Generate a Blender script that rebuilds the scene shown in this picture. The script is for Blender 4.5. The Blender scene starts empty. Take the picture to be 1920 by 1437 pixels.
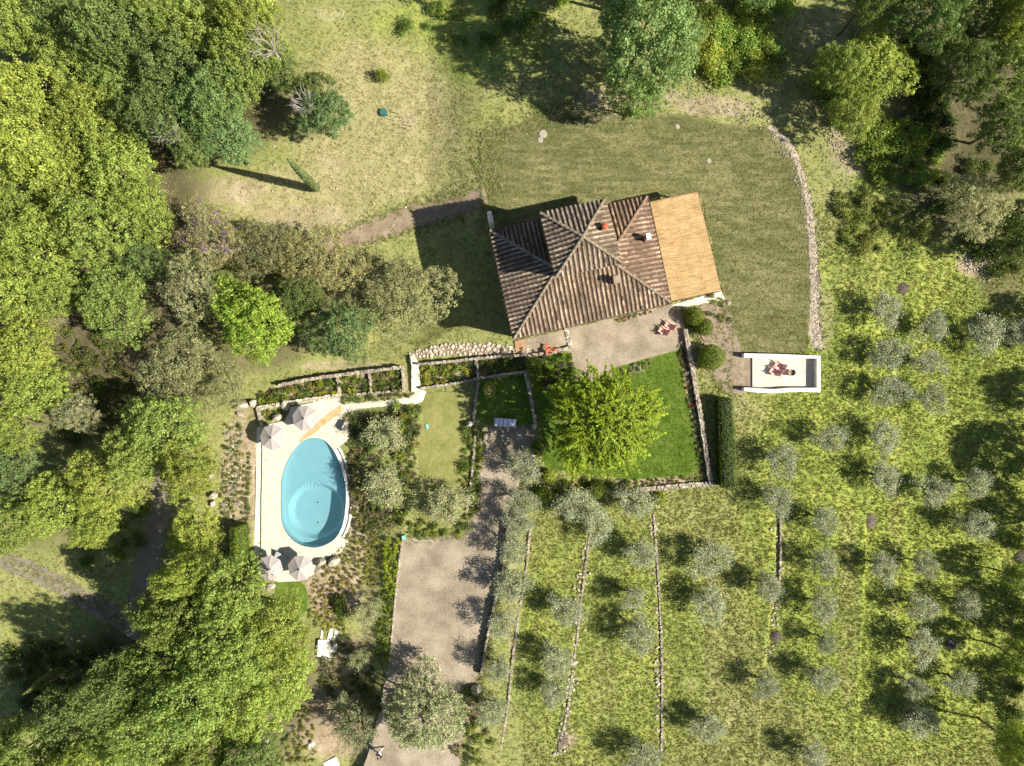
import bpy, bmesh, math, random
import numpy as np
from mathutils import Vector, Matrix, noise as mnoise

# ------------------------------------------------------------------ camera, sky, sun, exposure
SC = bpy.context.scene
COL = SC.collection
CAM_H = 74.0            # drone height above the house terrace (m)
FPX = 1330.0            # focal length in pixels of the 1920 px wide photograph
SUN_EL = math.radians(41.0)
SUN_DIR = Vector((math.cos(SUN_EL) * math.cos(math.radians(13)), -math.cos(SUN_EL) * math.sin(math.radians(13)), math.sin(SUN_EL)))

cam_d = bpy.data.cameras.new('camera')
cam_d.sensor_width = 36.0
cam_d.lens = FPX / 1920 * 36.0
cam_d.clip_end = 2000
cam = bpy.data.objects.new('camera', cam_d)
cam.location = (0, 0, CAM_H)
COL.objects.link(cam)
SC.camera = cam

W = bpy.data.worlds.new('World')
SC.world = W
W.use_nodes = True
wn = W.node_tree
sky_n = wn.nodes.new('ShaderNodeTexSky')
sky_n.sky_type = 'NISHITA'
sky_n.sun_disc = False
sky_n.sun_elevation = SUN_EL
sky_n.sun_rotation = math.atan2(SUN_DIR.x, SUN_DIR.y)
wn.nodes['Background'].inputs['Strength'].default_value = 0.055
wn.links.new(sky_n.outputs[0], wn.nodes['Background'].inputs['Color'])

sun_d = bpy.data.lights.new('sun', 'SUN')
sun_d.energy = 5.0
sun_d.angle = math.radians(0.53)
sun_d.color = (1.0, 0.93, 0.80)
sun = bpy.data.objects.new('sun', sun_d)
sun.rotation_euler = SUN_DIR.to_track_quat('Z', 'Y').to_euler()
sun.location = (60, -15, 60)
COL.objects.link(sun)

SC.view_settings.view_transform = 'Standard'
SC.view_settings.look = 'None'
SC.view_settings.exposure = 0.92
SC.view_settings.gamma = 1.0
SC.view_settings.use_curve_mapping = False
SC.cycles.max_bounces = 6
SC.cycles.diffuse_bounces = 3
SC.cycles.transmission_bounces = 4
SC.cycles.transparent_max_bounces = 8

# ------------------------------------------------------------------ helpers
PPM = FPX / CAM_H       # pixels per metre on the plane z = 0

def P(px, py, z=0.0):
    k = (CAM_H - z) / FPX
    return Vector(((px - 960) * k, -(py - 718.5) * k, z))

def sstep(a, b, x):
    t = np.clip((x - a) / (b - a), 0, 1)
    return t * t * (3 - 2 * t)

# height rows: v (px), then four (u, z) breakpoints
ROWS = [(-400, (800, -1.5, 840, -1.0, 880, -0.3, 905, 0)),
        (600, (800, -1.5, 840, -1.0, 880, -0.3, 905, 0)),
        (645, (700, -1.5, 770, -0.9, 800, -0.4, 960, 0)),
        (700, (640, -1.5, 790, -0.6, 900, -0.4, 990, 0)),
        (770, (660, -1.5, 770, -0.4, 1003, -0.4, 1013, 0)),
        (860, (665, -1.5, 765, -0.4, 995, -0.4, 1005, 0)),
        (970, (680, -1.5, 757, -0.4, 950, -0.4, 960, 0)),
        (1050, (690, -1.5, 748, -0.4, 943, -0.4, 953, 0)),
        (1140, (680, -1.5, 740, -0.4, 924, -0.4, 934, 0)),
        (1240, (670, -1.5, 730, -0.4, 905, -0.4, 915, 0)),
        (1437, (650, -1.5, 700, -0.4, 865, -0.4, 875, 0)),
        (1900, (650, -1.5, 700, -0.4, 865, -0.4, 875, 0))]
T2 = ([900, 985, 1090, 1150, 1260, 1350, 1437], [1112, 1105, 1090, 1085, 1070, 1058, 1035])
T3 = ([900, 965, 1070, 1190, 1300, 1437], [1222, 1222, 1230, 1236, 1238, 1236])
T4 = ([900, 930, 1090, 1250, 1437], [1462, 1460, 1458, 1440, 1425])
T5 = ([900, 1437], [1640, 1615])

FLAT = []      # (polygon Nx2 world xy, z) : ground is pressed below these

def inpoly(x, y, poly):
    r = np.zeros(x.shape, bool)
    n = len(poly)
    j = n - 1
    for i in range(n):
        xi, yi = poly[i]
        xj, yj = poly[j]
        c = ((yi > y) != (yj > y)) & (x < (xj - xi) * (y - yi) / (yj - yi + 1e-12) + xi)
        r ^= c
        j = i
    return r

def g_arr(x, y):
    x = np.asarray(x, float); y = np.asarray(y, float)
    u = 960 + x * PPM; v = 718.5 - y * PPM
    vs = np.array([r[0] for r in ROWS], float)
    bp = [np.interp(v, vs, [r[1][k] for r in ROWS]) for k in range(8)]
    z = np.where(u <= bp[0], bp[1], 0.0)
    for k in range(3):
        a, za, b, zb = bp[2 * k], bp[2 * k + 1], bp[2 * k + 2], bp[2 * k + 3]
        t = np.clip((u - a) / (b - a + 1e-9), 0, 1)
        z = np.where((u > a) & (u <= b), za + (zb - za) * t, z)
    w = sstep(900, 965, v)
    st = np.zeros_like(z)
    for T in (T2, T3, T4, T5):
        st -= 0.35 * np.clip((u - np.interp(v, T[0], T[1]) + 2) / 5, 0, 1)
    sm = -1.4 * sstep(1560, 1800, u) * sstep(380, 560, v)
    e = st * w + sm * (1 - w)
    z = z + np.where(u > 1020, e, 0)
    return z

def g(x, y):
    return float(g_arr(np.array([x]), np.array([y]))[0])

def PG(px, py, lift=0.0):
    z = 0.0
    for _ in range(4):
        p = P(px, py, z)
        z = g(p.x, p.y)
    p = P(px, py, z)
    p.z = z + lift
    return p

def newmesh(name, verts, faces, mat=None, smooth=False):
    m = bpy.data.meshes.new(name)
    m.from_pydata([tuple(v) for v in verts], [], faces)
    if mat is not None:
        m.materials.append(mat)
    if smooth:
        m.polygons.foreach_set('use_smooth', [True] * len(m.polygons))
    m.update()
    return m

def link(name, data, parent=None, loc=None, rotz=0.0):
    o = bpy.data.objects.new(name, data)
    COL.objects.link(o)
    if parent is not None:
        o.parent = parent
    if loc is not None:
        o.location = loc
    o.rotation_euler = (0, 0, rotz)
    return o

def tag(o, label=None, cat=None, group=None, kind=None):
    if label: o['label'] = label
    if cat: o['category'] = cat
    if group: o['group'] = group
    if kind: o['kind'] = kind
    return o

def thing(name, label, cat, loc=(0, 0, 0), rotz=0.0, group=None):
    o = link(name, None, None, loc, rotz)
    o.empty_display_size = 0.3
    return tag(o, label, cat, group)

def copy_tree(o, parent=None):
    c = o.copy()
    COL.objects.link(c)
    c.parent = parent
    for ch in list(o.children):
        copy_tree(ch, c)
    return c

class MB:
    """collects verts / faces (+ a value per face) and builds one mesh object"""
    def __init__(s):
        s.v = []; s.f = []; s.c = []; s.cur = 1.0
    def face(s, idx):
        s.f.append(idx); s.c.append(s.cur)
    def add(s, vs, fs):
        b = len(s.v)
        s.v.extend([Vector(q) for q in vs])
        for f in fs:
            s.face([b + i for i in f])
    def box(s, c, size, rot=0.0, jit=0.0, rng=random, tilt=0.0):
        hx, hy, hz = size[0] / 2, size[1] / 2, size[2] / 2
        R = Matrix.Rotation(rot, 3, 'Z')
        if tilt:
            R = R @ Matrix.Rotation(rng.uniform(-tilt, tilt), 3, 'X') @ Matrix.Rotation(rng.uniform(-tilt, tilt), 3, 'Y')
        vs = []
        for z in (-hz, hz):
            for x, y in ((-hx, -hy), (hx, -hy), (hx, hy), (-hx, hy)):
                q = Vector((x, y, z))
                if jit:
                    q += Vector((rng.uniform(-1, 1) * hx, rng.uniform(-1, 1) * hy, rng.uniform(-1, 1) * hz)) * jit
                vs.append(Vector(c) + R @ q)
        s.add(vs, [(0, 3, 2, 1), (4, 5, 6, 7), (0, 1, 5, 4), (1, 2, 6, 5), (2, 3, 7, 6), (3, 0, 4, 7)])
    def bar(s, a, b, w, h=None):
        """box beam from a to b, width w (horizontal), height h"""
        a = Vector(a); b = Vector(b); h = h or w
        d = (b - a).normalized()
        up = Vector((0, 0, 1)) if abs(d.z) < 0.95 else Vector((1, 0, 0))
        x = d.cross(up).normalized() * w / 2
        y = x.cross(d).normalized() * h / 2
        vs = [a - x - y, a + x - y, a + x + y, a - x + y, b - x - y, b + x - y, b + x + y, b - x + y]
        s.add(vs, [(0, 1, 2, 3), (7, 6, 5, 4), (0, 4, 5, 1), (1, 5, 6, 2), (2, 6, 7, 3), (3, 7, 4, 0)])
    def tube(s, pts, rad, n=6, cap=True):
        pts = [Vector(p) for p in pts]
        b = len(s.v)
        for i, p in enumerate(pts):
            d = (pts[min(i + 1, len(pts) - 1)] - pts[max(i - 1, 0)]).normalized()
            ref = Vector((0, 0, 1)) if abs(d.z) < 0.9 else Vector((1, 0, 0))
            x = d.cross(ref).normalized(); y = d.cross(x)
            for k in range(n):
                t = 2 * math.pi * k / n
                s.v.append(p + (x * math.cos(t) + y * math.sin(t)) * rad[i])
        for i in range(len(pts) - 1):
            for k in range(n):
                k2 = (k + 1) % n
                s.face([b + i * n + k, b + i * n + k2, b + (i + 1) * n + k2, b + (i + 1) * n + k])
        if cap:
            s.face([b + k for k in range(n)][::-1])
            s.face([b + (len(pts) - 1) * n + k for k in range(n)])
    def lathe(s, prof, n=16, c=(0, 0, 0)):
        b = len(s.v); c = Vector(c)
        for r, z in prof:
            for k in range(n):
                t = 2 * math.pi * k / n
                s.v.append(c + Vector((r * math.cos(t), r * math.sin(t), z)))
        for i in range(len(prof) - 1):
            for k in range(n):
                k2 = (k + 1) % n
                s.face([b + i * n + k, b + i * n + k2, b + (i + 1) * n + k2, b + (i + 1) * n + k])
        s.face([b + k for k in range(n)][::-1])
        s.face([b + (len(prof) - 1) * n + k for k in range(n)])
    def mesh(s, name, mat, smooth=False):
        m = newmesh(name, s.v, s.f, mat, smooth)
        a = m.attributes.new('val', 'FLOAT', 'FACE')
        a.data.foreach_set('value', s.c)
        return m
    def build(s, name, mat, parent=None, loc=None, rotz=0.0, smooth=False):
        return link(name, s.mesh(name, mat, smooth), parent, loc, rotz)

def refine(pts, step, jit=0.0, seed=0, closed=True):
    rng = random.Random(seed)
    out = []
    n = len(pts)
    for i in range(n if closed else n - 1):
        a = Vector(pts[i]); b = Vector(pts[(i + 1) % n])
        k = max(1, int((b - a).length / step))
        for j in range(k):
            q = a.lerp(b, j / k)
            out.append(q + Vector((rng.uniform(-jit, jit), rng.uniform(-jit, jit))))
    if not closed:
        out.append(Vector(pts[-1]))
    return out

def smoothcurve(pts, k=6, closed=True):
    out = []
    n = len(pts)
    for i in range(n if closed else n - 1):
        def q(j):
            return Vector(pts[j % n]) if closed else Vector(pts[max(0, min(n - 1, j))])
        p0, p1, p2, p3 = q(i - 1), q(i), q(i + 1), q(i + 2)
        for j in range(k):
            t = j / k
            out.append(0.5 * ((2 * p1) + (p2 - p0) * t + (2 * p0 - 5 * p1 + 4 * p2 - p3) * t * t + (3 * p1 - p0 - 3 * p2 + p3) * t ** 3))
    if not closed:
        out.append(Vector(pts[-1]))
    return out

def area2(p):
    return sum(p[i][0] * p[(i + 1) % len(p)][1] - p[(i + 1) % len(p)][0] * p[i][1] for i in range(len(p)))

def slab_mesh(name, xy, z, thick, mat):
    xy = [Vector((q[0], q[1])) for q in xy]
    if area2(xy) < 0:
        xy = xy[::-1]
    bm = bmesh.new()
    top = [bm.verts.new((q.x, q.y, z)) for q in xy]
    bot = [bm.verts.new((q.x, q.y, z - thick)) for q in xy]
    f = bm.faces.new(top)
    n = len(xy)
    for i in range(n):
        j = (i + 1) % n
        bm.faces.new((top[j], top[i], bot[i], bot[j]))
    bm.normal_update()
    bmesh.ops.triangulate(bm, faces=[f], ngon_method='EAR_CLIP')
    m = bpy.data.meshes.new(name)
    bm.to_mesh(m); bm.free()
    m.materials.append(mat)
    a = m.attributes.new('val', 'FLOAT', 'FACE')
    a.data.foreach_set('value', [1.0] * len(m.polygons))
    return m

def slab(name, pts_px, z, mat, thick=0.12, step=None, jit=0.0, seed=0, kind='structure', press=True, parent=None, curve=False):
    xy = [P(q[0], q[1], z).xy for q in pts_px]
    if curve:
        xy = smoothcurve(xy, 5)
    if press:
        FLAT.append((np.array([(q.x, q.y) for q in xy]), z - 0.06))
    if step:
        xy = refine(xy, step, jit, seed)
    o = link(name, slab_mesh(name, xy, z, thick, mat), parent)
    if kind:
        o['kind'] = kind
    return o

def ribbon(name, pts_px, width_px, mat, lift=0.02, jit=0.0, seed=1, nseg=6, kind='structure', dz=0.0):
    """a strip draped on the ground along a pixel polyline"""
    rng = random.Random(seed)
    if not isinstance(width_px, (list, tuple)):
        width_px = [width_px] * len(pts_px)
    c = [PG(*q).xy for q in pts_px]
    w = [k / PPM for k in width_px]
    cc = smoothcurve([Vector((q.x, q.y, ww)) for q, ww in zip(c, w)], 10, closed=False)
    vs = []; fs = []
    L = []; R = []
    for i, q in enumerate(cc):
        d = (cc[min(i + 1, len(cc) - 1)] - cc[max(i - 1, 0)]).xy.normalized()
        nrm = Vector((-d.y, d.x))
        wl = q.z / 2 * (1 + rng.uniform(-jit, jit)); wr = q.z / 2 * (1 + rng.uniform(-jit, jit))
        for k in range(nseg + 1):
            t = k / nseg
            p = q.xy + nrm * (wl + (-wr - wl) * t)
            edge = (0.05 if k in (0, nseg) else 0.0)
            vs.append((p.x, p.y, g(p.x, p.y) + lift + dz - edge))
        L.append(q.xy + nrm * wl); R.append(q.xy - nrm * wr)
    for i in range(len(cc) - 1):
        for k in range(nseg):
            a = i * (nseg + 1) + k
            fs.append((a, a + nseg + 1, a + nseg + 2, a + 1))
    poly = np.array([(q.x, q.y) for q in L + R[::-1]])
    RIB.append(poly)
    o = link(name, newmesh(name, vs, fs, mat, True))
    if kind: o['kind'] = kind
    return o
RIB = []

# ------------------------------------------------------------------ materials
def nodes(name):
    m = bpy.data.materials.new(name)
    m.use_nodes = True
    nt = m.node_tree
    b = nt.nodes['Principled BSDF']
    return m, nt, b

def N(nt, kind, **kw):
    n = nt.nodes.new(kind)
    for k, v in kw.items():
        setattr(n, k, v)
    return n

def coord(nt, scale=1.0, which='Object'):
    tc = N(nt, 'ShaderNodeTexCoord')
    if scale == 1.0:
        return tc.outputs[which]
    mp = N(nt, 'ShaderNodeMapping')
    mp.inputs['Scale'].default_value = scale if isinstance(scale, (tuple, list)) else (scale,) * 3
    nt.links.new(tc.outputs[which], mp.inputs[0])
    return mp.outputs[0]

def noise(nt, vec, scale, detail=4.0, rough=0.6):
    n = N(nt, 'ShaderNodeTexNoise')
    n.inputs['Scale'].default_value = scale
    n.inputs['Detail'].default_value = detail
    n.inputs['Roughness'].default_value = rough
    nt.links.new(vec, n.inputs['Vector'])
    return n.outputs[0]

def ramp(nt, fac, stops):
    r = N(nt, 'ShaderNodeValToRGB')
    e = r.color_ramp.elements
    while len(e) < len(stops):
        e.new(0.5)
    for k, (p, c) in enumerate(stops):
        e[k].position = p
        e[k].color = (c[0], c[1], c[2], 1)
    nt.links.new(fac, r.inputs[0])
    return r.outputs[0]

def mixc(nt, fac, a, b, mode='MIX'):
    m = N(nt, 'ShaderNodeMix', data_type='RGBA', blend_type=mode)
    for sock, v in ((m.inputs[0], fac), (m.inputs[6], a), (m.inputs[7], b)):
        if isinstance(v, (int, float)):
            sock.default_value = v
        elif isinstance(v, tuple):
            sock.default_value = (v[0], v[1], v[2], 1)
        else:
            nt.links.new(v, sock)
    return m.outputs[2]

def math_n(nt, op, a, b=None, clamp=False):
    m = N(nt, 'ShaderNodeMath', operation=op, use_clamp=clamp)
    for i, v in enumerate((a, b)):
        if v is None: continue
        if isinstance(v, (int, float)):
            m.inputs[i].default_value = v
        else:
            nt.links.new(v, m.inputs[i])
    return m.outputs[0]

def bump(nt, b, h, strength=0.5, dist=0.05):
    n = N(nt, 'ShaderNodeBump')
    n.inputs['Strength'].default_value = strength
    n.inputs['Distance'].default_value = dist
    nt.links.new(h, n.inputs['Height'])
    nt.links.new(n.outputs[0], b.inputs['Normal'])

def mottled(name, stops, scale=3.0, fine=25.0, rough=0.85, bstr=0.4, bdist=0.03, spec=0.2, val=False, objc=False, wf=0.4, gain=2.0):
    m, nt, b = nodes(name)
    v = coord(nt)
    n1 = noise(nt, v, scale, 5, 0.65)
    n2 = noise(nt, v, fine, 3, 0.7)
    f = math_n(nt, 'ADD', math_n(nt, 'MULTIPLY', n1, 1 - wf), math_n(nt, 'MULTIPLY', n2, wf))
    f = math_n(nt, 'ADD', math_n(nt, 'MULTIPLY', math_n(nt, 'SUBTRACT', f, 0.5), gain), 0.5, True)
    c = ramp(nt, f, stops)
    if val:
        a = N(nt, 'ShaderNodeAttribute', attribute_name='val')
        c = mixc(nt, 1.0, c, a.outputs['Fac'], 'MULTIPLY')
        cb = N(nt, 'ShaderNodeCombineColor')
    if objc:
        oi = N(nt, 'ShaderNodeObjectInfo')
        c = mixc(nt, 1.0, c, oi.outputs['Color'], 'MULTIPLY')
    nt.links.new(c, b.inputs['Base Color'])
    b.inputs['Roughness'].default_value = rough
    b.inputs['Specular IOR Level'].default_value = spec
    bump(nt, b, f, bstr, bdist)
    return m

def plain(name, col, rough=0.6, spec=0.3, metal=0.0, var=0.12, scale=8.0):
    m, nt, b = nodes(name)
    n1 = noise(nt, coord(nt), scale, 4)
    d = tuple(max(0, c * (1 - var)) for c in col); l = tuple(min(1, c * (1 + var)) for c in col)
    nt.links.new(ramp(nt, n1, [(0.3, d), (0.7, l)]), b.inputs['Base Color'])
    b.inputs['Roughness'].default_value = rough
    b.inputs['Specular IOR Level'].default_value = spec
    b.inputs['Metallic'].default_value = metal
    return m

def leaf_mat(name, trans=0.36, rough=0.5, spec=0.25, yellow=(1.2, 1.25, 0.6)):
    """base colour = object colour x a tint stored on every leaf"""
    m, nt, b = nodes(name)
    oi = N(nt, 'ShaderNodeObjectInfo')
    at = N(nt, 'ShaderNodeAttribute', attribute_name='tint')
    c = mixc(nt, 1.0, oi.outputs['Color'], at.outputs['Color'], 'MULTIPLY')
    nt.links.new(c, b.inputs['Base Color'])
    b.inputs['Roughness'].default_value = rough
    b.inputs['Specular IOR Level'].default_value = spec
    tr = N(nt, 'ShaderNodeBsdfTranslucent')
    c2 = mixc(nt, 1.0, c, yellow, 'MULTIPLY')
    nt.links.new(c2, tr.inputs['Color'])
    mx = N(nt, 'ShaderNodeMixShader')
    mx.inputs[0].default_value = trans
    nt.links.new(b.outputs[0], mx.inputs[1])
    nt.links.new(tr.outputs[0], mx.inputs[2])
    nt.links.new(mx.outputs[0], nt.nodes['Material Output'].inputs['Surface'])
    return m

M = {}
M['leaf'] = leaf_mat('leaf')
M['olive_leaf'] = leaf_mat('olive_leaf', 0.2, 0.45, 0.4, (1.1, 1.1, 0.7))
M['grass'] = leaf_mat('grass_blade', 0.3, 0.6, 0.15, (1.2, 1.15, 0.5))
M['bark'] = mottled('bark', [(0.2, (0.07, 0.055, 0.04)), (0.8, (0.2, 0.17, 0.13))], 3, 20, 0.9, 0.7, 0.03)
M['olive_bark'] = mottled('olive_bark', [(0.2, (0.035, 0.03, 0.025)), (0.8, (0.13, 0.115, 0.095))], 4, 20, 0.9, 0.7, 0.03)
M['dead_bark'] = mottled('bare_bark', [(0.2, (0.35, 0.3, 0.26)), (0.8, (0.6, 0.55, 0.5))], 4, 20, 0.9)
M['gravel'] = mottled('gravel', [(0.1, (0.15, 0.12, 0.085)), (0.5, (0.30, 0.25, 0.185)), (0.9, (0.46, 0.395, 0.305))], 0.35, 11.0, 0.95, 0.9, 0.04, wf=0.5, gain=2.8)
M['gravel_brown'] = mottled('gravel_brown', [(0.1, (0.13, 0.10, 0.075)), (0.5, (0.27, 0.21, 0.15)), (0.9, (0.42, 0.35, 0.26))], 1.2, 12.0, 0.95, 0.8, 0.04, wf=0.6, gain=2.4)
M['dirt'] = mottled('dirt', [(0.1, (0.15, 0.11, 0.075)), (0.5, (0.25, 0.19, 0.13)), (0.9, (0.37, 0.30, 0.22))], 0.9, 8.0, 0.95, 0.7, 0.05)
M['soil'] = mottled('soil', [(0.1, (0.07, 0.045, 0.03)), (0.5, (0.15, 0.10, 0.065)), (0.9, (0.28, 0.20, 0.14))], 2.0, 12.0, 0.95, 0.8, 0.06)
M['track'] = mottled('track', [(0.1, (0.13, 0.11, 0.08)), (0.5, (0.22, 0.19, 0.145)), (0.9, (0.33, 0.29, 0.23))], 0.7, 9.0, 0.95, 0.6, 0.04)
M['stone'] = mottled('stone', [(0.1, (0.17, 0.145, 0.11)), (0.5, (0.33, 0.285, 0.22)), (0.9, (0.52, 0.47, 0.39))], 2.0, 14, 0.9, 0.6, 0.04, val=True)
M['pale_stone'] = mottled('pale_stone', [(0.05, (0.48, 0.40, 0.26)), (0.35, (0.62, 0.56, 0.44)), (0.75, (0.72, 0.68, 0.58))], 1.2, 7, 0.85, 0.3, 0.02)
M['sand_stone'] = mottled('sand_stone', [(0.1, (0.28, 0.17, 0.07)), (0.5, (0.48, 0.33, 0.16)), (0.9, (0.62, 0.50, 0.32))], 1.6, 9, 0.9, 0.5, 0.03)
M['boulder'] = mottled('boulder', [(0.1, (0.20, 0.18, 0.14)), (0.5, (0.40, 0.36, 0.29)), (0.9, (0.60, 0.56, 0.48))], 1.2, 7, 0.95, 0.9, 0.1)
M['white_plaster'] = mottled('white_plaster', [(0.1, (0.66, 0.63, 0.59)), (0.5, (0.76, 0.74, 0.70)), (0.9, (0.82, 0.80, 0.77))], 0.8, 6, 0.8, 0.15, 0.01)
M['house_wall'] = mottled('house_wall', [(0.1, (0.25, 0.20, 0.14)), (0.5, (0.42, 0.35, 0.26)), (0.9, (0.55, 0.48, 0.38))], 1.5, 6, 0.95, 0.8, 0.05)
M['tile'] = mottled('roof_tile', [(0.0, (0.12, 0.088, 0.066)), (0.35, (0.25, 0.195, 0.15)), (0.62, (0.36, 0.305, 0.24)), (0.9, (0.52, 0.485, 0.41))], 2.3, 16, 0.9, 0.5, 0.02, val=True, objc=True)
M['pan_tile'] = mottled('pan_tile', [(0.1, (0.05, 0.035, 0.027)), (0.5, (0.12, 0.085, 0.062)), (0.9, (0.23, 0.18, 0.14))], 3, 18, 0.95, 0.6, 0.03, objc=True)
M['reed'] = mottled('reed', [(0.1, (0.34, 0.205, 0.09)), (0.5, (0.48, 0.32, 0.15)), (0.9, (0.58, 0.42, 0.225))], 0.9, 5, 0.8, 0.2, 0.02, val=True)
M['dark_wood'] = plain('dark_wood', (0.09, 0.05, 0.03), 0.7)
M['wood'] = mottled('weathered_wood', [(0.1, (0.24, 0.14, 0.07)), (0.9, (0.46, 0.31, 0.17))], 2, 14, 0.8, val=True)
M['grey_wood'] = mottled('grey_wood', [(0.1, (0.24, 0.21, 0.18)), (0.9, (0.45, 0.42, 0.38))], 2, 14, 0.8)
M['canvas'] = plain('parasol_canvas', (0.38, 0.345, 0.33), 0.9, 0.1, var=0.05, scale=3)
M['metal'] = plain('dark_metal', (0.05, 0.05, 0.05), 0.45, 0.5)
M['grey_fabric'] = plain('grey_fabric', (0.42, 0.45, 0.50), 0.9)
M['pink'] = plain('pink_mesh', (0.80, 0.42, 0.37), 0.65)
M['red'] = plain('red_paint', (0.60, 0.13, 0.07), 0.5)
M['terracotta'] = plain('terracotta', (0.42, 0.10, 0.045), 0.8)
M['brick'] = mottled('brick', [(0.2, (0.24, 0.13, 0.08)), (0.8, (0.48, 0.33, 0.23))], 5, 25, 0.9)
M['white_metal'] = plain('white_metal', (0.8, 0.8, 0.8), 0.4)
M['white_cloth'] = plain('white_cloth', (0.74, 0.76, 0.84), 0.9, var=0.05)
M['teal'] = plain('teal_plastic', (0.04, 0.14, 0.12), 0.5)
M['mint'] = plain('mint_plastic', (0.22, 0.52, 0.42), 0.5)
M['concrete'] = mottled('concrete', [(0.1, (0.25, 0.225, 0.18)), (0.9, (0.42, 0.385, 0.32))], 3, 15)
M['brush'] = mottled('ash', [(0.1, (0.055, 0.042, 0.032)), (0.9, (0.22, 0.175, 0.13))], 4, 20)
M['glass'] = plain('window_glass', (0.03, 0.035, 0.04), 0.08, 0.6)
M['shutter'] = plain('shutter_paint', (0.10, 0.14, 0.10), 0.6)
M['skin'] = plain('skin', (0.45, 0.27, 0.2), 0.6)
M['hair'] = plain('hair', (0.03, 0.02, 0.015), 0.6)
M['navy'] = plain('navy_cloth', (0.025, 0.028, 0.05), 0.9)
M['cream_cloth'] = plain('cream_cloth', (0.68, 0.66, 0.62), 0.9)

def make_pool_mats():
    m, nt, b = nodes('pool_plaster')
    n1 = noise(nt, coord(nt), 0.7, 4)
    nt.links.new(ramp(nt, n1, [(0.3, (0.34, 0.46, 0.48)), (0.7, (0.40, 0.50, 0.51))]), b.inputs['Base Color'])
    b.inputs['Roughness'].default_value = 0.8
    M['pool'] = m
    m, nt, b = nodes('pool_water')
    v = coord(nt)
    n1 = noise(nt, v, 3.5, 3, 0.55)
    n2 = noise(nt, v, 8.0, 2, 0.5)
    h = math_n(nt, 'ADD', n1, math_n(nt, 'MULTIPLY', n2, 0.5))
    bp = N(nt, 'ShaderNodeBump')
    bp.inputs['Strength'].default_value = 0.25
    bp.inputs['Distance'].default_value = 0.05
    nt.links.new(h, bp.inputs['Height'])
    tr = N(nt, 'ShaderNodeBsdfTransparent')
    tr.inputs['Color'].default_value = (0.68, 0.88, 0.935, 1)
    gl = N(nt, 'ShaderNodeBsdfGlossy')
    gl.inputs['Roughness'].default_value = 0.06
    nt.links.new(bp.outputs[0], gl.inputs['Normal'])
    # scattered light inside the water body
    df = N(nt, 'ShaderNodeBsdfDiffuse')
    df.inputs['Color'].default_value = (0.13, 0.36, 0.44, 1)
    m1 = N(nt, 'ShaderNodeMixShader'); m1.inputs[0].default_value = 0.10
    nt.links.new(tr.outputs[0], m1.inputs[1]); nt.links.new(df.outputs[0], m1.inputs[2])
    m2 = N(nt, 'ShaderNodeMixShader')
    m2.inputs[0].default_value = 0.05
    nt.links.new(m1.outputs[0], m2.inputs[1]); nt.links.new(gl.outputs[0], m2.inputs[2])
    nt.links.new(m2.outputs[0], nt.nodes['Material Output'].inputs['Surface'])
    M['water'] = m
make_pool_mats()

GRASS_A = (0.315, 0.32, 0.12); GRASS_B = (0.185, 0.205, 0.07)
LUSH_A = (0.335, 0.385, 0.085); LUSH_B = (0.195, 0.25, 0.055)
DRY = (0.42, 0.375, 0.20); DIRT = (0.36, 0.28, 0.19); LITTER = (0.115, 0.10, 0.055)

def make_ground_mat():
    m, nt, b = nodes('meadow_ground')
    v = coord(nt)
    n1 = noise(nt, v, 0.22, 5, 0.6)
    n2 = noise(nt, v, 1.6, 5, 0.7)
    n3 = noise(nt, v, 6.0, 4, 0.75)
    nf = math_n(nt, 'ADD', math_n(nt, 'MULTIPLY', n2, 0.5), math_n(nt, 'MULTIPLY', n3, 0.5))
    za = N(nt, 'ShaderNodeAttribute', attribute_name='zone')
    sp = N(nt, 'ShaderNodeSeparateColor')
    nt.links.new(za.outputs['Color'], sp.inputs[0])
    dry = N(nt, 'ShaderNodeAttribute', attribute_name='dry').outputs['Fac']
    def mask(z, amp=1.5, k=1.9):
        t = math_n(nt, 'ADD', z, math_n(nt, 'MULTIPLY', math_n(nt, 'SUBTRACT', nf, 0.5), amp))
        return math_n(nt, 'MULTIPLY', math_n(nt, 'SUBTRACT', t, 0.42), k, True)
    fa = math_n(nt, 'ADD', math_n(nt, 'MULTIPLY', math_n(nt, 'SUBTRACT', nf, 0.5), 2.8), n1, True)
    base = ramp(nt, fa, [(0.15, GRASS_B), (0.8, GRASS_A)])
    nb = noise(nt, coord(nt, (0.32, 0.05, 1)), 1.0, 3, 0.6)
    fb = math_n(nt, 'ADD', math_n(nt, 'MULTIPLY', math_n(nt, 'SUBTRACT', nb, 0.5), 2.6), fa, True)
    lush = ramp(nt, fb, [(0.15, LUSH_B), (0.8, LUSH_A)])
    c = mixc(nt, mask(sp.outputs[2]), base, lush)
    dc = ramp(nt, fa, [(0.1, (0.25, 0.235, 0.10)), (0.85, DRY)])
    c = mixc(nt, mask(dry), c, dc)
    soil = ramp(nt, fa, [(0.05, (0.17, 0.12, 0.08)), (0.5, DIRT), (0.95, (0.48, 0.41, 0.31))])
    c = mixc(nt, mask(sp.outputs[0]), c, soil)
    lit = ramp(nt, fa, [(0.1, (0.05, 0.05, 0.025)), (0.6, LITTER), (0.95, (0.2, 0.16, 0.10))])
    c = mixc(nt, mask(sp.outputs[1]), c, lit)
    nt.links.new(c, b.inputs['Base Color'])
    b.inputs['Roughness'].default_value = 0.95
    b.inputs['Specular IOR Level'].default_value = 0.1
    bump(nt, b, nf, 0.9, 0.12)
    M['ground'] = m

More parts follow.
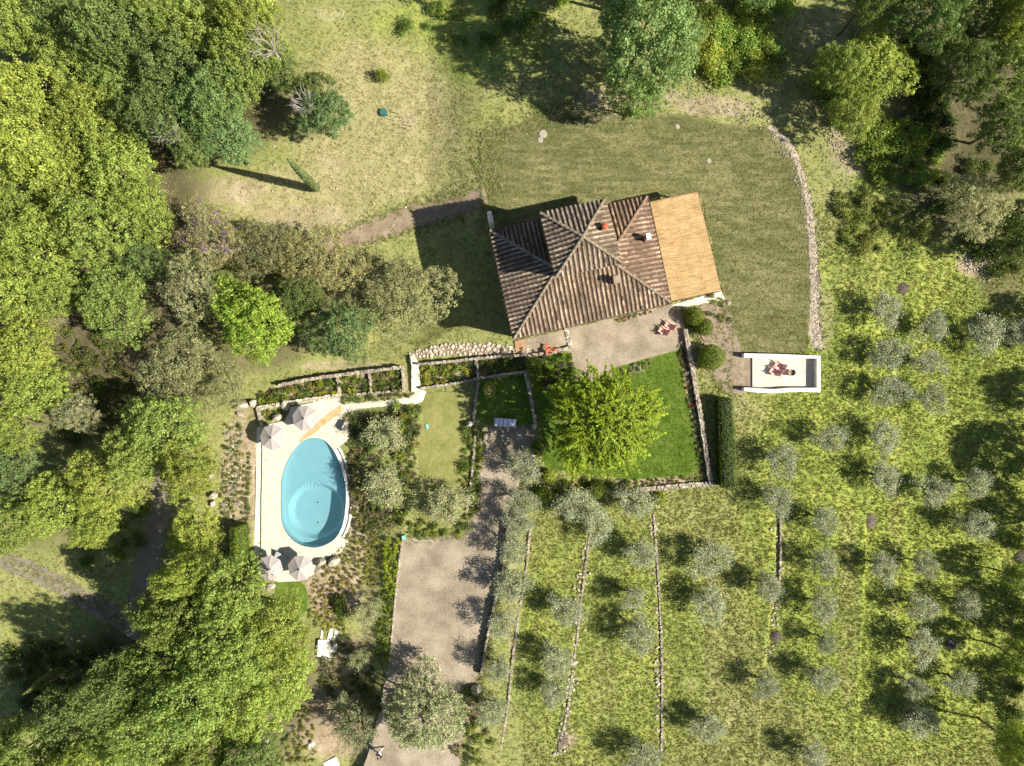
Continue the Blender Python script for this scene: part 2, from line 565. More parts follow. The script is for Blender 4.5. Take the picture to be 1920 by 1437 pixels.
def make_lawn_mats():
    # sod laid in rows on the big lawn: rows of slightly different green
    m, nt, b = nodes('sod_lawn')
    v = coord(nt)
    br = N(nt, 'ShaderNodeTexBrick')
    br.inputs['Scale'].default_value = 1.0
    br.inputs['Brick Width'].default_value = 1.7
    br.inputs['Row Height'].default_value = 0.42
    br.inputs['Mortar Size'].default_value = 0.012
    br.inputs['Color1'].default_value = (0.0, 0, 0, 1); br.inputs['Color2'].default_value = (1, 1, 1, 1)
    br.inputs['Mortar'].default_value = (0.8, 0.8, 0.8, 1)
    nw = N(nt, 'ShaderNodeMapping'); nt.links.new(v, nw.inputs[0])
    nt.links.new(nw.outputs[0], br.inputs['Vector'])
    n1 = noise(nt, v, 0.25, 4); n2 = noise(nt, v, 7.0, 4, 0.75); n3 = noise(nt, coord(nt, (0.8, 3.2, 1)), 1.0, 5, 0.75)
    f = math_n(nt, 'ADD', math_n(nt, 'MULTIPLY', br.outputs['Color'], 0.22), math_n(nt, 'MULTIPLY', n2, 0.45))
    f = math_n(nt, 'ADD', f, math_n(nt, 'MULTIPLY', n3, 0.45))
    f = math_n(nt, 'ADD', f, math_n(nt, 'MULTIPLY', math_n(nt, 'SUBTRACT', n1, 0.5), 0.5))
    f = math_n(nt, 'ADD', math_n(nt, 'MULTIPLY', math_n(nt, 'SUBTRACT', f, 0.53), 1.8), 0.5, True)
    nt.links.new(ramp(nt, f, [(0.1, (0.085, 0.10, 0.035)), (0.5, (0.15, 0.155, 0.06)), (0.92, (0.27, 0.245, 0.12))]), b.inputs['Base Color'])
    b.inputs['Roughness'].default_value = 0.95
    b.inputs['Specular IOR Level'].default_value = 0.1
    bump(nt, b, n2, 0.9, 0.08)
    M['sod'] = m
    M['green_lawn'] = mottled('green_lawn', [(0.1, (0.06, 0.105, 0.012)), (0.5, (0.105, 0.165, 0.02)), (0.9, (0.165, 0.215, 0.04))], 0.6, 9, 0.95, 0.9, 0.08, gain=2.6)
    M['mid_lawn'] = mottled('mid_lawn', [(0.1, (0.12, 0.14, 0.04)), (0.5, (0.22, 0.225, 0.07)), (0.9, (0.33, 0.30, 0.13))], 0.9, 9, 0.95, 0.9, 0.08)
make_ground_mat(); make_lawn_mats()
M['deck_stone'] = mottled('deck_stone', [(0.05, (0.38, 0.30, 0.19)), (0.35, (0.53, 0.475, 0.375)), (0.75, (0.64, 0.60, 0.52))], 1.5, 6.5, 0.85, 0.25, 0.02, wf=0.62, gain=3.2)
M['light_stone'] = mottled('light_stone', [(0.1, (0.30, 0.25, 0.17)), (0.5, (0.47, 0.42, 0.33)), (0.9, (0.66, 0.62, 0.54))], 2.0, 10, 0.9, 0.5, 0.03, val=True)
M['rubble_ground'] = mottled('rubble_ground', [(0.1, (0.24, 0.19, 0.14)), (0.5, (0.40, 0.335, 0.26)), (0.9, (0.56, 0.49, 0.39))], 1.5, 9, 0.95, 0.8, 0.05, wf=0.55, gain=2.6)
# ------------------------------------------------------------------ hard surfaces of the setting
POOL_Z = -1.5 + 0.12      # deck level
LOT_Z = -0.38
terrace = slab('gravel_terrace', [(985, 636), (1258, 571), (1276, 575), (1284, 620), (1290, 650), (1268, 657), (1150, 690), (1148, 715),
               (1082, 715), (1068, 655), (985, 669)], 0.02, M['gravel'], step=0.5, jit=0.03, seed=1)
slab('stone_terrace', [(1256, 573), (1352, 546), (1360, 562), (1300, 573), (1282, 577)], 0.035, M['pale_stone'], step=0.5, jit=0.05, seed=2)
slab('gravel_path', [(1296, 578), (1362, 562), (1372, 600), (1390, 662), (1412, 672), (1412, 728), (1390, 742), (1360, 735), (1335, 700), (1318, 640), (1306, 600)],
     0.015, M['gravel_brown'], step=0.4, jit=0.12, seed=3)
slab('gravel_lot', [(757, 1008), (868, 1002), (884, 960), (895, 880), (902, 830), (912, 800), (1000, 802), (1004, 850), (984, 880), (960, 950),
     (953, 990), (946, 1050), (926, 1140), (909, 1220), (902, 1265), (886, 1300), (868, 1370), (855, 1500), (660, 1500), (690, 1415), (705, 1370), (720, 1285),
     (730, 1240), (740, 1140), (750, 1040)], LOT_Z, M['gravel'], step=0.5, jit=0.05, seed=4)
slab('mown_lawn', [(925, 250), (1000, 222), (1090, 205), (1180, 205), (1290, 215), (1360, 232), (1440, 238), (1470, 270), (1492, 310), (1508, 370),
     (1517, 440), (1520, 520), (1518, 600), (1512, 662), (1400, 664), (1388, 658), (1374, 608), (1356, 552), (1318, 372), (1300, 366),
     (1210, 376), (1150, 392), (1020, 415), (925, 428), (915, 400), (930, 350), (905, 300)], 0.012, M['sod'], step=0.4, jit=0.15, seed=5)
slab('garden_lawn', [(1270, 657), (1283, 725), (1298, 790), (1309, 860), (1309, 880), (1290, 892), (1240, 896), (1185, 900), (1020, 880), (1012, 800), (1000, 720),
     (1000, 670), (1066, 660), (1078, 712), (1144, 712), (1144, 684), (1195, 670), (1266, 651)], 0.008, M['green_lawn'], step=0.4, jit=0.06, seed=6)
slab('shaded_lawn', [(898, 714), (985, 700), (995, 760), (1000, 796), (912, 798), (893, 780)], -0.36, M['green_lawn'], step=0.4, jit=0.06, seed=7)
slab('pool_garden_lawn', [(516, 1090), (545, 1085), (570, 1097), (577, 1125), (570, 1150), (545, 1152), (525, 1140)], -1.47, M['green_lawn'], curve=True, seed=8)
ribbon('meadow_lawn', [(838, 735), (840, 800), (838, 870), (832, 930), (820, 985)], [95, 105, 110, 95, 70], M['mid_lawn'], 0.01, 0.05, 9, 8)
ribbon('dirt_track', [(610, 462), (660, 446), (720, 424), (800, 401), (870, 382), (912, 366)], [34, 40, 46, 46, 40, 30], M['dirt'], 0.015, 0.12, 10, 8)
ribbon('driveway', [(-60, 1030), (0, 1050), (60, 1072), (130, 1108), (190, 1142), (245, 1175), (300, 1210)], [34, 34, 34, 36, 38, 38, 36], M['track'], 0.02, 0.08, 11)
ribbon('side_track', [(255, 1150), (272, 1080), (290, 1000), (302, 930), (312, 870)], [44, 46, 44, 44, 40], M['track'], 0.03, 0.08, 12)
ribbon('rocky_strip', [(1440, 238), (1470, 262), (1492, 300), (1512, 370), (1522, 450), (1527, 530), (1526, 610), (1535, 655)], [10, 14, 14, 15, 17, 20, 24, 26], M['rubble_ground'], 0.02, 0.25, 13, 4)
# white garden paths and stairs
slab('stone_stairway', [(769, 668), (776, 668), (786, 682), (787, 712), (789, 732), (771, 735), (772, 690)], -0.42, M['pale_stone'], 0.5, step=0.3, jit=0.04, seed=14)
ribbon('pale_stone_path', [(788, 731), (783, 746), (768, 750), (735, 755), (700, 758), (665, 763), (640, 768)], [22, 20, 14, 12, 12, 14, 20], M['pale_stone'], 0.05, 0.15, 15, 4)

# ------------------------------------------------------------------ pool terrace
POOL = [(586, 821), (569, 826.5), (553, 842), (540.5, 861), (532, 881), (527, 905), (526.3, 932), (526.5, 959), (528.5, 980), (536, 998), (550, 1014),
        (567, 1023.5), (589, 1027), (608, 1023), (628, 1010.5), (641, 988), (647, 959), (648.6, 920), (642, 886), (631, 855), (617, 834), (604, 824)]
pool_xy = smoothcurve([P(q[0], q[1], POOL_Z).xy for q in POOL], 5)
npool = len(pool_xy)
_pc = sum(pool_xy, Vector((0, 0))) / npool
FLAT.append((np.array([(_pc.x + (q.x - _pc.x) * 1.11, _pc.y + (q.y - _pc.y) * 1.07) for q in pool_xy]), POOL_Z - 3.2))

def pool_near(px, py):
    t = P(px, py, POOL_Z).xy
    return min(range(npool), key=lambda i: (pool_xy[i] - t).length)

def build_pool():
    ia = pool_near(628, 847); ib = pool_near(634, 1004)
    west = []
    i = ia
    # walk from the north-east contact over the top and the west side to the south-east contact
    step = 1 if ((pool_near(586, 821) - ia) % npool) < npool / 2 else -1
    while i != ib:
        west.append(pool_xy[i]); i = (i + step) % npool
    west.append(pool_xy[ib])
    outer = [(652, 1015.5), (641, 1036), (612, 1046), (592, 1052), (588, 1078), (560, 1090), (522, 1092), (500, 1086), (489, 1070), (489, 1050), (490, 944), (492, 836),
             (493, 800), (507, 795), (533, 790), (541, 775), (543, 764), (600, 752), (637, 745), (641, 770), (640, 784), (648, 790), (653, 806), (653.5, 824)]
    outer = [P(q[0], q[1], POOL_Z).xy for q in outer]
    deck = west + refine(outer, 0.5, 0.02, 3, closed=False)
    FLAT.append((np.array([(q.x, q.y) for q in deck]), POOL_Z - 0.2))
    d = link('pool_deck', slab_mesh('pool_deck', deck, POOL_Z, 0.35, M['deck_stone']))
    d['kind'] = 'structure'
    # lower white band along the west side
    band = [P(q[0], q[1], POOL_Z - 0.16).xy for q in ((480.5, 800), (481, 834), (479, 944), (475.6, 1045), (478, 1062), (489, 1055), (488, 1045), (489.8, 944), (491.8, 836), (492.5, 800))]
    FLAT.append((np.array([(q.x, q.y) for q in band]), POOL_Z - 0.4))
    b = link('deck_edge_wall', slab_mesh('deck_edge_wall', band, POOL_Z - 0.16, 0.8, M['pale_stone']))
    tag(b, 'long pale stone coping along the west edge of the pool deck', 'wall')
    # rock inlay running over the deck
    xy = [P(q[0], q[1], POOL_Z).xy for q in ((640, 758), (641, 772), (622, 786), (604, 800), (590, 812), (578, 820), (566, 826), (558, 832), (563, 822), (575, 812), (590, 797), (608, 782), (626, 768))]
    o = link('rock_inlay', slab_mesh('rock_inlay', refine(xy, 0.25, 0.05, 4), POOL_Z + 0.008, 0.05, M['sand_stone']))
    o['kind'] = 'structure'
    # shell
    root = thing('swimming_pool', 'egg shaped blue swimming pool with an overflow edge on its east side', 'pool', P(588, 930, POOL_Z))
    c = P(588, 930, POOL_Z).xy
    def depth(q):
        p = P(0, 0, POOL_Z)
        k = FPX / (CAM_H - POOL_Z)
        v = 718.5 - q.y * k; u = 960 + q.x * k
        d = np.interp(v, [815, 826, 845, 880, 930, 1030], [0.10, 0.25, 0.65, 1.0, 1.15, 1.15])
        r = math.hypot(u - 588, v - 962)
        d += 0.65 * float(sstep(54, 44, np.array(r)))
        return float(d)
    vs = []; fs = []
    K = 16
    for k in range(K + 1):
        t = 1 - k / K
        for i in range(npool):
            q = c + (pool_xy[i] - c) * t
            vs.append((q.x - c.x, q.y - c.y, -depth(q)))
    for i in range(npool):
        q = pool_xy[i]
        vs.append((q.x - c.x, q.y - c.y, -0.002))
    for k in range(K):
        for i in range(npool):
            j = (i + 1) % npool
            fs.append((k * npool + i, k * npool + j, (k + 1) * npool + j, (k + 1) * npool + i))
    top = (K + 1) * npool
    for i in range(npool):
        j = (i + 1) % npool
        fs.append((top + i, top + j, j, i))
    sh = link('shell', newmesh('shell', vs, fs, M['pool']), root)
    bm = bmesh.new(); bm.from_mesh(sh.data)
    bmesh.ops.recalc_face_normals(bm, faces=bm.faces); bmesh.ops.reverse_faces(bm, faces=bm.faces)
    bm.to_mesh(sh.data); bm.free()
    # water
    wv = [(q.x - c.x, q.y - c.y, -0.05) for q in pool_xy]
    bm = bmesh.new()
    f = bm.faces.new([bm.verts.new(q) for q in (wv if area2(wv) > 0 else wv[::-1])])
    bm.normal_update()
    bmesh.ops.triangulate(bm, faces=[f], ngon_method='EAR_CLIP')
    me = bpy.data.meshes.new('water'); bm.to_mesh(me); bm.free(); me.materials.append(M['water'])
    link('water', me, root)
    # overflow rim : coping, channel, outer wall
    east = []
    i = ib
    while i != ia:
        east.append(pool_xy[i]); i = (i + step) % npool
    east.append(pool_xy[ia])
    def strip(name, o0, o1, ztop, zbot, mat):
        mb = MB(); n = len(east)
        ring = []
        for i, q in enumerate(east):
            d = (east[min(i + 1, n - 1)] - east[max(i - 1, 0)]).normalized()
            nr = Vector((d.y, -d.x))
            if nr.dot(q - c) < 0: nr = -nr
            ring.append((q + nr * o0 - c, q + nr * o1 - c))
        b = 0
        for a, e in ring:
            mb.v += [Vector((a.x, a.y, zbot)), Vector((a.x, a.y, ztop)), Vector((e.x, e.y, ztop)), Vector((e.x, e.y, zbot))]
        for i in range(n - 1):
            for k in range(3):
                mb.face([i * 4 + k, i * 4 + k + 1, i * 4 + 5 + k, i * 4 + 4 + k])
        for i in (0, n - 1):
            mb.face([i * 4 + k for k in range(4)])
        return mb.build(name, mat, root)
    strip('overflow_rim', 0.01, 0.30, -0.03, -2.0, M['white_plaster'])
    strip('channel', 0.302, 0.50, -0.32, -2.0, M['concrete'])
    strip('outer_wall', 0.502, 0.72, -0.10, -2.2, M['white_plaster'])
    for px, py in ((593, 944), (593, 982)):
        q = P(px, py, POOL_Z - 1.2)
        mb = MB(); mb.lathe([(0.09, 0), (0.09, 0.02), (0.05, 0.03)], 10)
        o = mb.build('floor_drain', M['metal'], root, (q.x - c.x, q.y - c.y, -depth(Vector((q.x, q.y))) + 0.004))
build_pool()

# ------------------------------------------------------------------ dry stone walls
def stone_wall(pts_px, width, height, label, z=None, mat='stone', name='stone_wall', seed=0, ssize=0.32, down=0.3, group=None, core='stone', rough=0.35):
    rng = random.Random(seed + 77)
    pts = [PG(*q) for q in pts_px]
    c = refine([p.xy for p in pts], ssize, 0, 0, closed=False)
    o = pts[0].copy()
    root = thing(name, label, 'wall', o, 0, group)
    zs = [(g(q.x, q.y) if z is None else z) for q in c]
    mb = MB(); st = MB()
    n = len(c)
    for i, q in enumerate(c):
        d = (c[min(i + 1, n - 1)] - c[max(i - 1, 0)]).normalized()
        nr = Vector((-d.y, d.x))
        for s, zz in ((-1, -down), (-1, height - 0.05), (1, height - 0.05), (1, -down)):
            w = q + nr * s * (width / 2 - 0.04)
            mb.v.append(Vector((w.x, w.y, zs[i] + zz)) - o)
        if i:
            for k in range(3):
                a = (i - 1) * 4 + k
                mb.face([a, a + 4, a + 5, a + 1])
        ang = math.atan2(d.y, d.x)
        across = max(1, round(width / 0.3))
        layers = max(1, round(height / 0.28))
        for L in range(layers):
            for k in range(across):
                if L < layers - 1 and 0 < k < across - 1: continue
                t = (k + 0.5) / across - 0.5
                w = q + nr * (t * width + rng.uniform(-.03, .03)) + d * rng.uniform(-.1, .1)
                h = height / layers
                st.cur = rng.uniform(0.72, 1.22)
                st.box(Vector((w.x, w.y, zs[i] + h * (L + 0.5) + rng.uniform(-.03, .04))) - o,
                       (ssize * rng.uniform(0.75, 1.1), width / across * rng.uniform(0.85, 1.1), h * rng.uniform(0.8, 1.15)),
                       ang + rng.uniform(-.25, .25), rough, rng, 0.15)
    for i in (0, n - 1):
        mb.face([i * 4 + k for k in range(4)])
    mb.build('core', M[core], root)
    tag(st.build('stones', M[mat], root), kind='stuff')
    return root

stone_wall([(1284, 622), (1296, 690), (1310, 770), (1322, 850), (1331, 905)], 0.45, 0.55, 'long stone wall along the east side of the bright green lawn', seed=1)
stone_wall([(1329, 907), (1280, 910), (1240, 914), (1195, 918)], 0.5, 0.4, 'low stone wall closing the bright green lawn on its south side', seed=2)
stone_wall([(788, 683), (830, 680), (893, 673), (940, 669), (985, 667)], 0.24, 0.75, 'thin stone wall north of the planted beds, below the cobbled path', seed=3)
stone_wall([(791, 728), (830, 723), (865, 717), (897, 710), (940, 703), (990, 696)], 0.24, 0.55, 'stone wall on the south side of the two planted beds by the stairway', seed=4)
stone_wall([(893, 675), (895, 692), (897, 709)], 0.26, 0.5, 'short cross wall dividing the two planted beds east of the stairway', seed=5)
stone_wall([(755, 690), (757, 712), (757, 734)], 0.28, 0.5, 'short stone wall just west of the white stairway', seed=6, mat='stone')
stone_wall([(693, 703), (696, 720), (697, 736)], 0.24, 0.4, 'short low wall between the two middle beds west of the stairway', seed=7)
stone_wall([(634, 706), (637, 722), (638, 741)], 0.3, 0.5, 'short pale wall ending at the corner of the pool deck', seed=8)
stone_wall([(530, 722), (580, 712), (640, 703), (700, 696), (755, 689)], 0.3, 0.9, 'long stone wall north of the beds between woodland and stairway', seed=9)
stone_wall([(487, 765), (540, 756), (590, 749), (637, 742)], 0.45, 0.5, 'pale broad wall along the north edge of the pool deck', mat='light_stone', seed=10)
stone_wall([(640, 741), (700, 737), (755, 733)], 0.25, 0.35, 'thin low wall between the lavender strip and the middle beds', seed=11)
stone_wall([(486, 768), (489, 782), (491, 796)], 0.3, 0.5, 'short wall running south from the boulders to the first parasol', seed=12)
stone_wall([(897, 713), (893, 745), (889, 790)], 0.28, 0.35, 'thin edging wall west of the shaded lawn', seed=13)
stone_wall([(892, 805), (889, 850), (884, 900), (876, 955)], 0.24, 0.3, 'thin stone edging between the meadow lawn and the dark shrubs', seed=14)
stone_wall([(985, 700), (994, 740), (1004, 796)], 0.3, 0.5, 'stone edging wall between the shaded lawn and the big lime tree', seed=15)
stone_wall([(953, 975), (946, 1050), (936, 1100), (925, 1140), (909, 1220), (903, 1262)], 0.22, 0.35, 'low serrated stone kerb along the east edge of the gravel lot', z=0.0, seed=16, down=0.5)
stone_wall([(756, 1010), (749, 1050), (740, 1140), (731, 1240)], 0.2, 0.1, 'thin pale kerb along the west edge of the gravel lot', z=LOT_Z, seed=17, down=0.6, core='pale_stone')
stone_wall([(722, 1285), (714, 1330), (705, 1370)], 0.2, 0.1, 'short pale kerb beside the drive, left of the big willowy olive', z=LOT_Z, seed=18, down=0.6)
stone_wall([(995, 985), (987, 1070), (972, 1160), (962, 1230), (952, 1330), (940, 1400)], 0.22, 0.12, 'first thin terrace wall of the olive grove, nearest the gravel lot', seed=19, down=0.35)
def twall(T, v0, v1, off, label, seed, hh=-0.03, w=0.2):
    n = 7
    pts = []
    for k in range(n):
        v = v0 + (v1 - v0) * k / (n - 1)
        pts.append((float(np.interp(v, T[0], T[1])) + off, v))
    z = None
    rng = random.Random(seed)
    # wall standing in the step of the terrain, top a little above the upper level
    p = [PG(a - 5, b) for a, b in pts]
    stone_wall(pts, w, hh + 0.36, label, None, seed=seed, down=0.2, ssize=0.28, rough=0.5)
twall(T2, 985, 1400, 3, 'second terrace wall of the olive grove, broken at its southern end', 20)
twall(T3, 965, 1420, 3, 'third terrace wall of the olive grove, long and straight with pale stones', 21)
twall(T4, 935, 1110, 3, 'short tumbled terrace wall in the middle of the olive grove', 22)
stone_wall([(985, 669), (1000, 667), (1030, 662), (1068, 653)], 0.4, 0.45, 'terrace parapet wall behind the red bistro table', seed=23)
stone_wall([(1062, 618), (1066, 636), (1071, 652)], 0.45, 0.14, 'pale flush stone strip crossing the gravel beside the bistro table', seed=24, core='pale_stone', rough=0.15)

# cobbled path: every stone its own piece
def cobbled_path():
    base = ribbon('cobbled_path', [(770, 670), (785, 664), (810, 660), (850, 656), (900, 656), (940, 658), (985, 661)], [14, 16, 18, 20, 22, 20, 16], M['dirt'], 0.01, 0.1, 31, 4)
    rng = random.Random(5)
    shapes = []
    for k in range(6):
        mb = MB()
        n = 7
        ring = [Vector((math.cos(2 * math.pi * i / n) * rng.uniform(.8, 1.1), math.sin(2 * math.pi * i / n) * rng.uniform(.8, 1.1), 0)) for i in range(n)]
        mb.add([q + Vector((0, 0, -.4)) for q in ring] + [q * 0.95 + Vector((0, 0, .25)) for q in ring] + [q * 0.7 + Vector((0, 0, .42)) for q in ring],
               [(i, (i + 1) % n, n + (i + 1) % n, n + i) for i in range(n)] + [(n + i, n + (i + 1) % n, 2 * n + (i + 1) % n, 2 * n + i) for i in range(n)] + [tuple(range(2 * n, 3 * n))])
        shapes.append(mb.mesh('stone', M['light_stone'], True))
    line = smoothcurve([Vector(q) for q in ((772, 669, 13), (785, 663, 15), (810, 659, 18), (850, 655, 20), (900, 655, 22), (940, 657, 20), (985, 660, 16))], 12, closed=False)
    placed = []
    for t in range(1600):
        q = rng.choice(line)
        px = q.x + rng.uniform(-4, 4); py = q.y + rng.uniform(-.5, .5) * q.z
        r = rng.uniform(2.0, 5.6)
        if any((px - a) ** 2 + (py - b) ** 2 < (0.84 * (r + c)) ** 2 for a, b, c in placed): continue
        placed.append((px, py, r))
        if len(placed) >= 230: break
    for px, py, r in placed:
        o = link('stone', rng.choice(shapes), base, PG(px, py, 0.03), rng.uniform(0, 6))
        o.scale = (r / PPM * rng.uniform(.9, 1.25), r / PPM * rng.uniform(.6, 1), 0.13)
cobbled_path()

# ------------------------------------------------------------------ farmhouse
Z_EAVE, Z_TOP, Z_TE, Z_APEX = 5.8, 7.55, 10.3, 11.6
def build_house():
    rng = random.Random(11)
    SW, SE, NE, NW = (P(963.5, 635, Z_EAVE), P(1257, 568, Z_EAVE), P(1213, 369, Z_EAVE), P(919, 433, Z_EAVE))
    TNW, TNE, TSE, TSW = (P(1013, 400, Z_TE), P(1134, 373, Z_TE), P(1167, 494, Z_TE), P(1042, 520, Z_TE))
    AP = P(1092.7, 444, Z_APEX)
    o = Vector(((SW.x + NE.x) / 2, (SW.y + NE.y) / 2, 0))
    root = thing('farmhouse', 'stone farmhouse with weathered tiled hip roofs and a raised central tower', 'house', o)
    cen = (SW + SE + NE + NW) / 4
    tc = (TNW + TNE + TSE + TSW) / 4
    # walls
    def shrink(pts, c, d):
        return [p + (Vector((c.x, c.y, p.z)) - p).normalized() * d * 1.41 for p in pts]
    def prism(pts, z0, z1, name, mat):
        mb = MB(); n = len(pts)
        mb.add([Vector((p.x, p.y, z0)) - o for p in pts] + [Vector((p.x, p.y, z1)) - o for p in pts],
               [(i, (i + 1) % n, n + (i + 1) % n, n + i) for i in range(n)] + [tuple(range(n, 2 * n))])
        return mb.build(name, mat, root)
    body = shrink([SW, SE, NE, NW], cen, 0.4)
    tow = shrink([TSW, TSE, TNE, TNW], tc, 0.35)
    prism(body, -1.8, Z_EAVE - 0.12, 'wall', M['house_wall'])
    prism(tow, Z_EAVE - 0.5, Z_TE - 0.1, 'tower_wall', M['house_wall'])
    # windows and doors on the walls
    def opening(a, b, t, z0, z1, w, kind):
        p = a.lerp(b, t); d = (b - a).xy.normalized(); nr = Vector((d.y, -d.x))
        if nr.dot(p.xy - cen.xy) < 0: nr = -nr
        ang = math.atan2(d.y, d.x)
        c = Vector((p.x + nr.x * 0.02, p.y + nr.y * 0.02, 0)) - o
        mb = MB(); mb.box((c.x, c.y, (z0 + z1) / 2), (w, 0.10, z1 - z0), ang)
        win = mb.build(kind, M['glass'] if kind == 'window' else M['dark_wood'], root)
        f = MB()
        for s in (-1, 1):
            f.box((c.x + d.x * s * (w / 2 + 0.06), c.y + d.y * s * (w / 2 + 0.06), (z0 + z1) / 2), (0.12, 0.16, z1 - z0 + 0.24), ang)
        f.box((c.x, c.y, z1 + 0.06), (w - 0.002, 0.158, 0.12), ang)
        f.build('frame', M['concrete'], win)
        s = MB(); s.box((c.x + nr.x * 0.05, c.y + nr.y * 0.05, z0 - 0.07), (w + 0.3, 0.26, 0.1), ang)
        s.build('sill', M['concrete'], win)
    for t in (0.15, 0.38, 0.62, 0.85):
        opening(body[0], body[1], t, 3.5, 4.8, 0.9, 'window')
    for t in (0.15, 0.85):
        opening(body[0], body[1], t, 0.9, 2.2, 0.9, 'window')
    opening(body[0], body[1], 0.4, 0.05, 2.2, 1.1, 'door'); opening(body[0], body[1], 0.62, 0.05, 2.2, 1.1, 'door')
    for t in (0.3, 0.7):
        opening(body[3], body[0], t, 3.4, 4.6, 0.8, 'window')
        opening(body[2], body[3], t, 3.4, 4.6, 0.8, 'window')
    # slopes
    def slope(e0, e1, tops, name, colour, pitch=0.42):
        """e0,e1 eave ends ; tops: list of upper points (in order from e0 side to e1 side)"""
        ex = (e1 - e0); L = ex.xy.length; u = ex.xy.normalized(); v = Vector((-u.y, u.x))
        if v.dot(tops[0].xy - e0.xy) < 0: v = -v
        loc = lambda p: (u.dot(p.xy - e0.xy), v.dot(p.xy - e0.xy))
        tl = [loc(t) for t in tops]
        k = sum((t.z - e0.z) / q[1] for t, q in zip(tops, tl)) / len(tops)
        poly = [(0.0, 0.0), (L, 0.0)] + [q for q in tl[::-1]]
        def W(s, d, lift=0.0):
            q = e0.xy + u * s + v * d
            return Vector((q.x, q.y, e0.z + k * d + lift)) - o
        mb = MB()
        n = len(poly)
        mb.add([W(*q) for q in poly] + [W(q[0], q[1], -0.14) for q in poly],
               [tuple(range(n)), tuple(range(2 * n - 1, n - 1, -1))] + [(i, n + i, n + (i + 1) % n, (i + 1) % n) for i in range(n)])
        part = mb.build(name, M['pan_tile'], root)
        bm = bmesh.new(); bm.from_mesh(part.data); bmesh.ops.recalc_face_normals(bm, faces=bm.faces); bm.to_mesh(part.data); bm.free()
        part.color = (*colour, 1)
        # flat pan tiles between the rows are the slab; each row of cover tiles is a piece
        nrow = int(L / pitch)
        for i in range(nrow):
            s = (i + 0.5) * L / nrow
            ds = []
            for a in range(n):
                p, q = poly[a], poly[(a + 1) % n]
                if (p[0] - s) * (q[0] - s) < 0:
                    ds.append(p[1] + (q[1] - p[1]) * (s - p[0]) / (q[0] - p[0]))
            if len(ds) < 2: continue
            d0, d1 = min(ds), max(ds)
            if d1 - d0 < 0.25: continue
            row = MB()
            d = d0 - 0.06
            base_v = rng.uniform(0.85, 1.12)
            wob = rng.uniform(-.02, .02)
            while d < d1 - 0.12:
                e = min(d + 0.42, d1)
                row.cur = base_v * rng.uniform(0.74, 1.22) * (0.92 + 0.55 * mnoise.noise(W(s, d) * 0.55)) * (1.45 if rng.random() < .05 else 0.55 if rng.random() < .07 else 1)
                jx = rng.uniform(-.015, .015) + wob
                vs = []
                for (dd, r, lf) in ((d, 0.125, 0.045), (e + 0.04, 0.10, 0.01)):
                    for a in range(6):
                        t = math.pi * a / 5
                        vs.append(W(s + jx + math.cos(t) * r, dd, lf + math.sin(t) * r * 0.95))
                row.add(vs, [(a, a + 1, 7 + a, 6 + a) for a in range(5)] + [(0, 5, 4, 3, 2, 1)])
                d = e
            r = row.build('tile_row', M['tile'], part)
            c = rng.uniform(0.9, 1.08)
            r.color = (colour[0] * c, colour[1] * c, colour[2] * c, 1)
        return part
    lift = lambda p, z: Vector((p.x, p.y, z))
    tw = shrink([TSW, TSE, TNE, TNW], tc, 0.30)
    half = (NW - SW).xy.length / 2
    u0 = (SE - SW).normalized()
    RW = (SW + NW) / 2 + u0 * half; RE = (SE + NE) / 2 - u0 * half
    RW.z = RE.z = Z_TOP + 0.1
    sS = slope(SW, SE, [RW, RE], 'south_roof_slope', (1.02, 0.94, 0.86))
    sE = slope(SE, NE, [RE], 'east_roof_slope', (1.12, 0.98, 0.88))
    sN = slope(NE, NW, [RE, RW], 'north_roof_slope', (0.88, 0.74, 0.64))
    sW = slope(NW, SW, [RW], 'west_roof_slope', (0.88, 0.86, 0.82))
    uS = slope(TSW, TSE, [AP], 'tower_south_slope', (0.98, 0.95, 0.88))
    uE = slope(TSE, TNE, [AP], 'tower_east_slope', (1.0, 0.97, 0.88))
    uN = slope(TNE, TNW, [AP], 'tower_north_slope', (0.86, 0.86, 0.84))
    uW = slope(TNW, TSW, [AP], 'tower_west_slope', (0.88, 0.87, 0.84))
    # hip tiles
    tm = MB()
    vs = []
    for (d, r, lf) in ((0, 0.15, 0.05), (0.46, 0.125, 0.02)):
        for a in range(6):
            t = math.pi * a / 5
            vs.append((math.cos(t) * r, d, lf + math.sin(t) * r * 0.8))
    tm.add(vs, [(a, a + 1, 7 + a, 6 + a) for a in range(5)] + [(0, 5, 4, 3, 2, 1)])
    tmesh = tm.mesh('ridge_tile', M['tile'])
    def hip(a, b, part, col):
        L = (b - a).length; n = int(L / 0.42); d = (b - a).normalized()
        yaw = math.atan2(-d.x, d.y); pit = math.asin(d.z)
        for i in range(n):
            q = a + d * (i * L / n) - o
            t = link('ridge_tile', tmesh, part, q + Vector((0, 0, 0.06)))
            t.rotation_euler = (pit, 0, yaw + rng.uniform(-.04, .04))
            c = rng.uniform(0.8, 1.15)
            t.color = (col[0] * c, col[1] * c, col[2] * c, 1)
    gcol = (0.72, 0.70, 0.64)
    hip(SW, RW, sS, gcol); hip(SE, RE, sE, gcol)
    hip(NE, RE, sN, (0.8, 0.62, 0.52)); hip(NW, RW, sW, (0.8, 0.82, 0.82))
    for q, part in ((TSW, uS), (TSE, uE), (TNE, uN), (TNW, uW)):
        hip(q, AP, part, gcol)
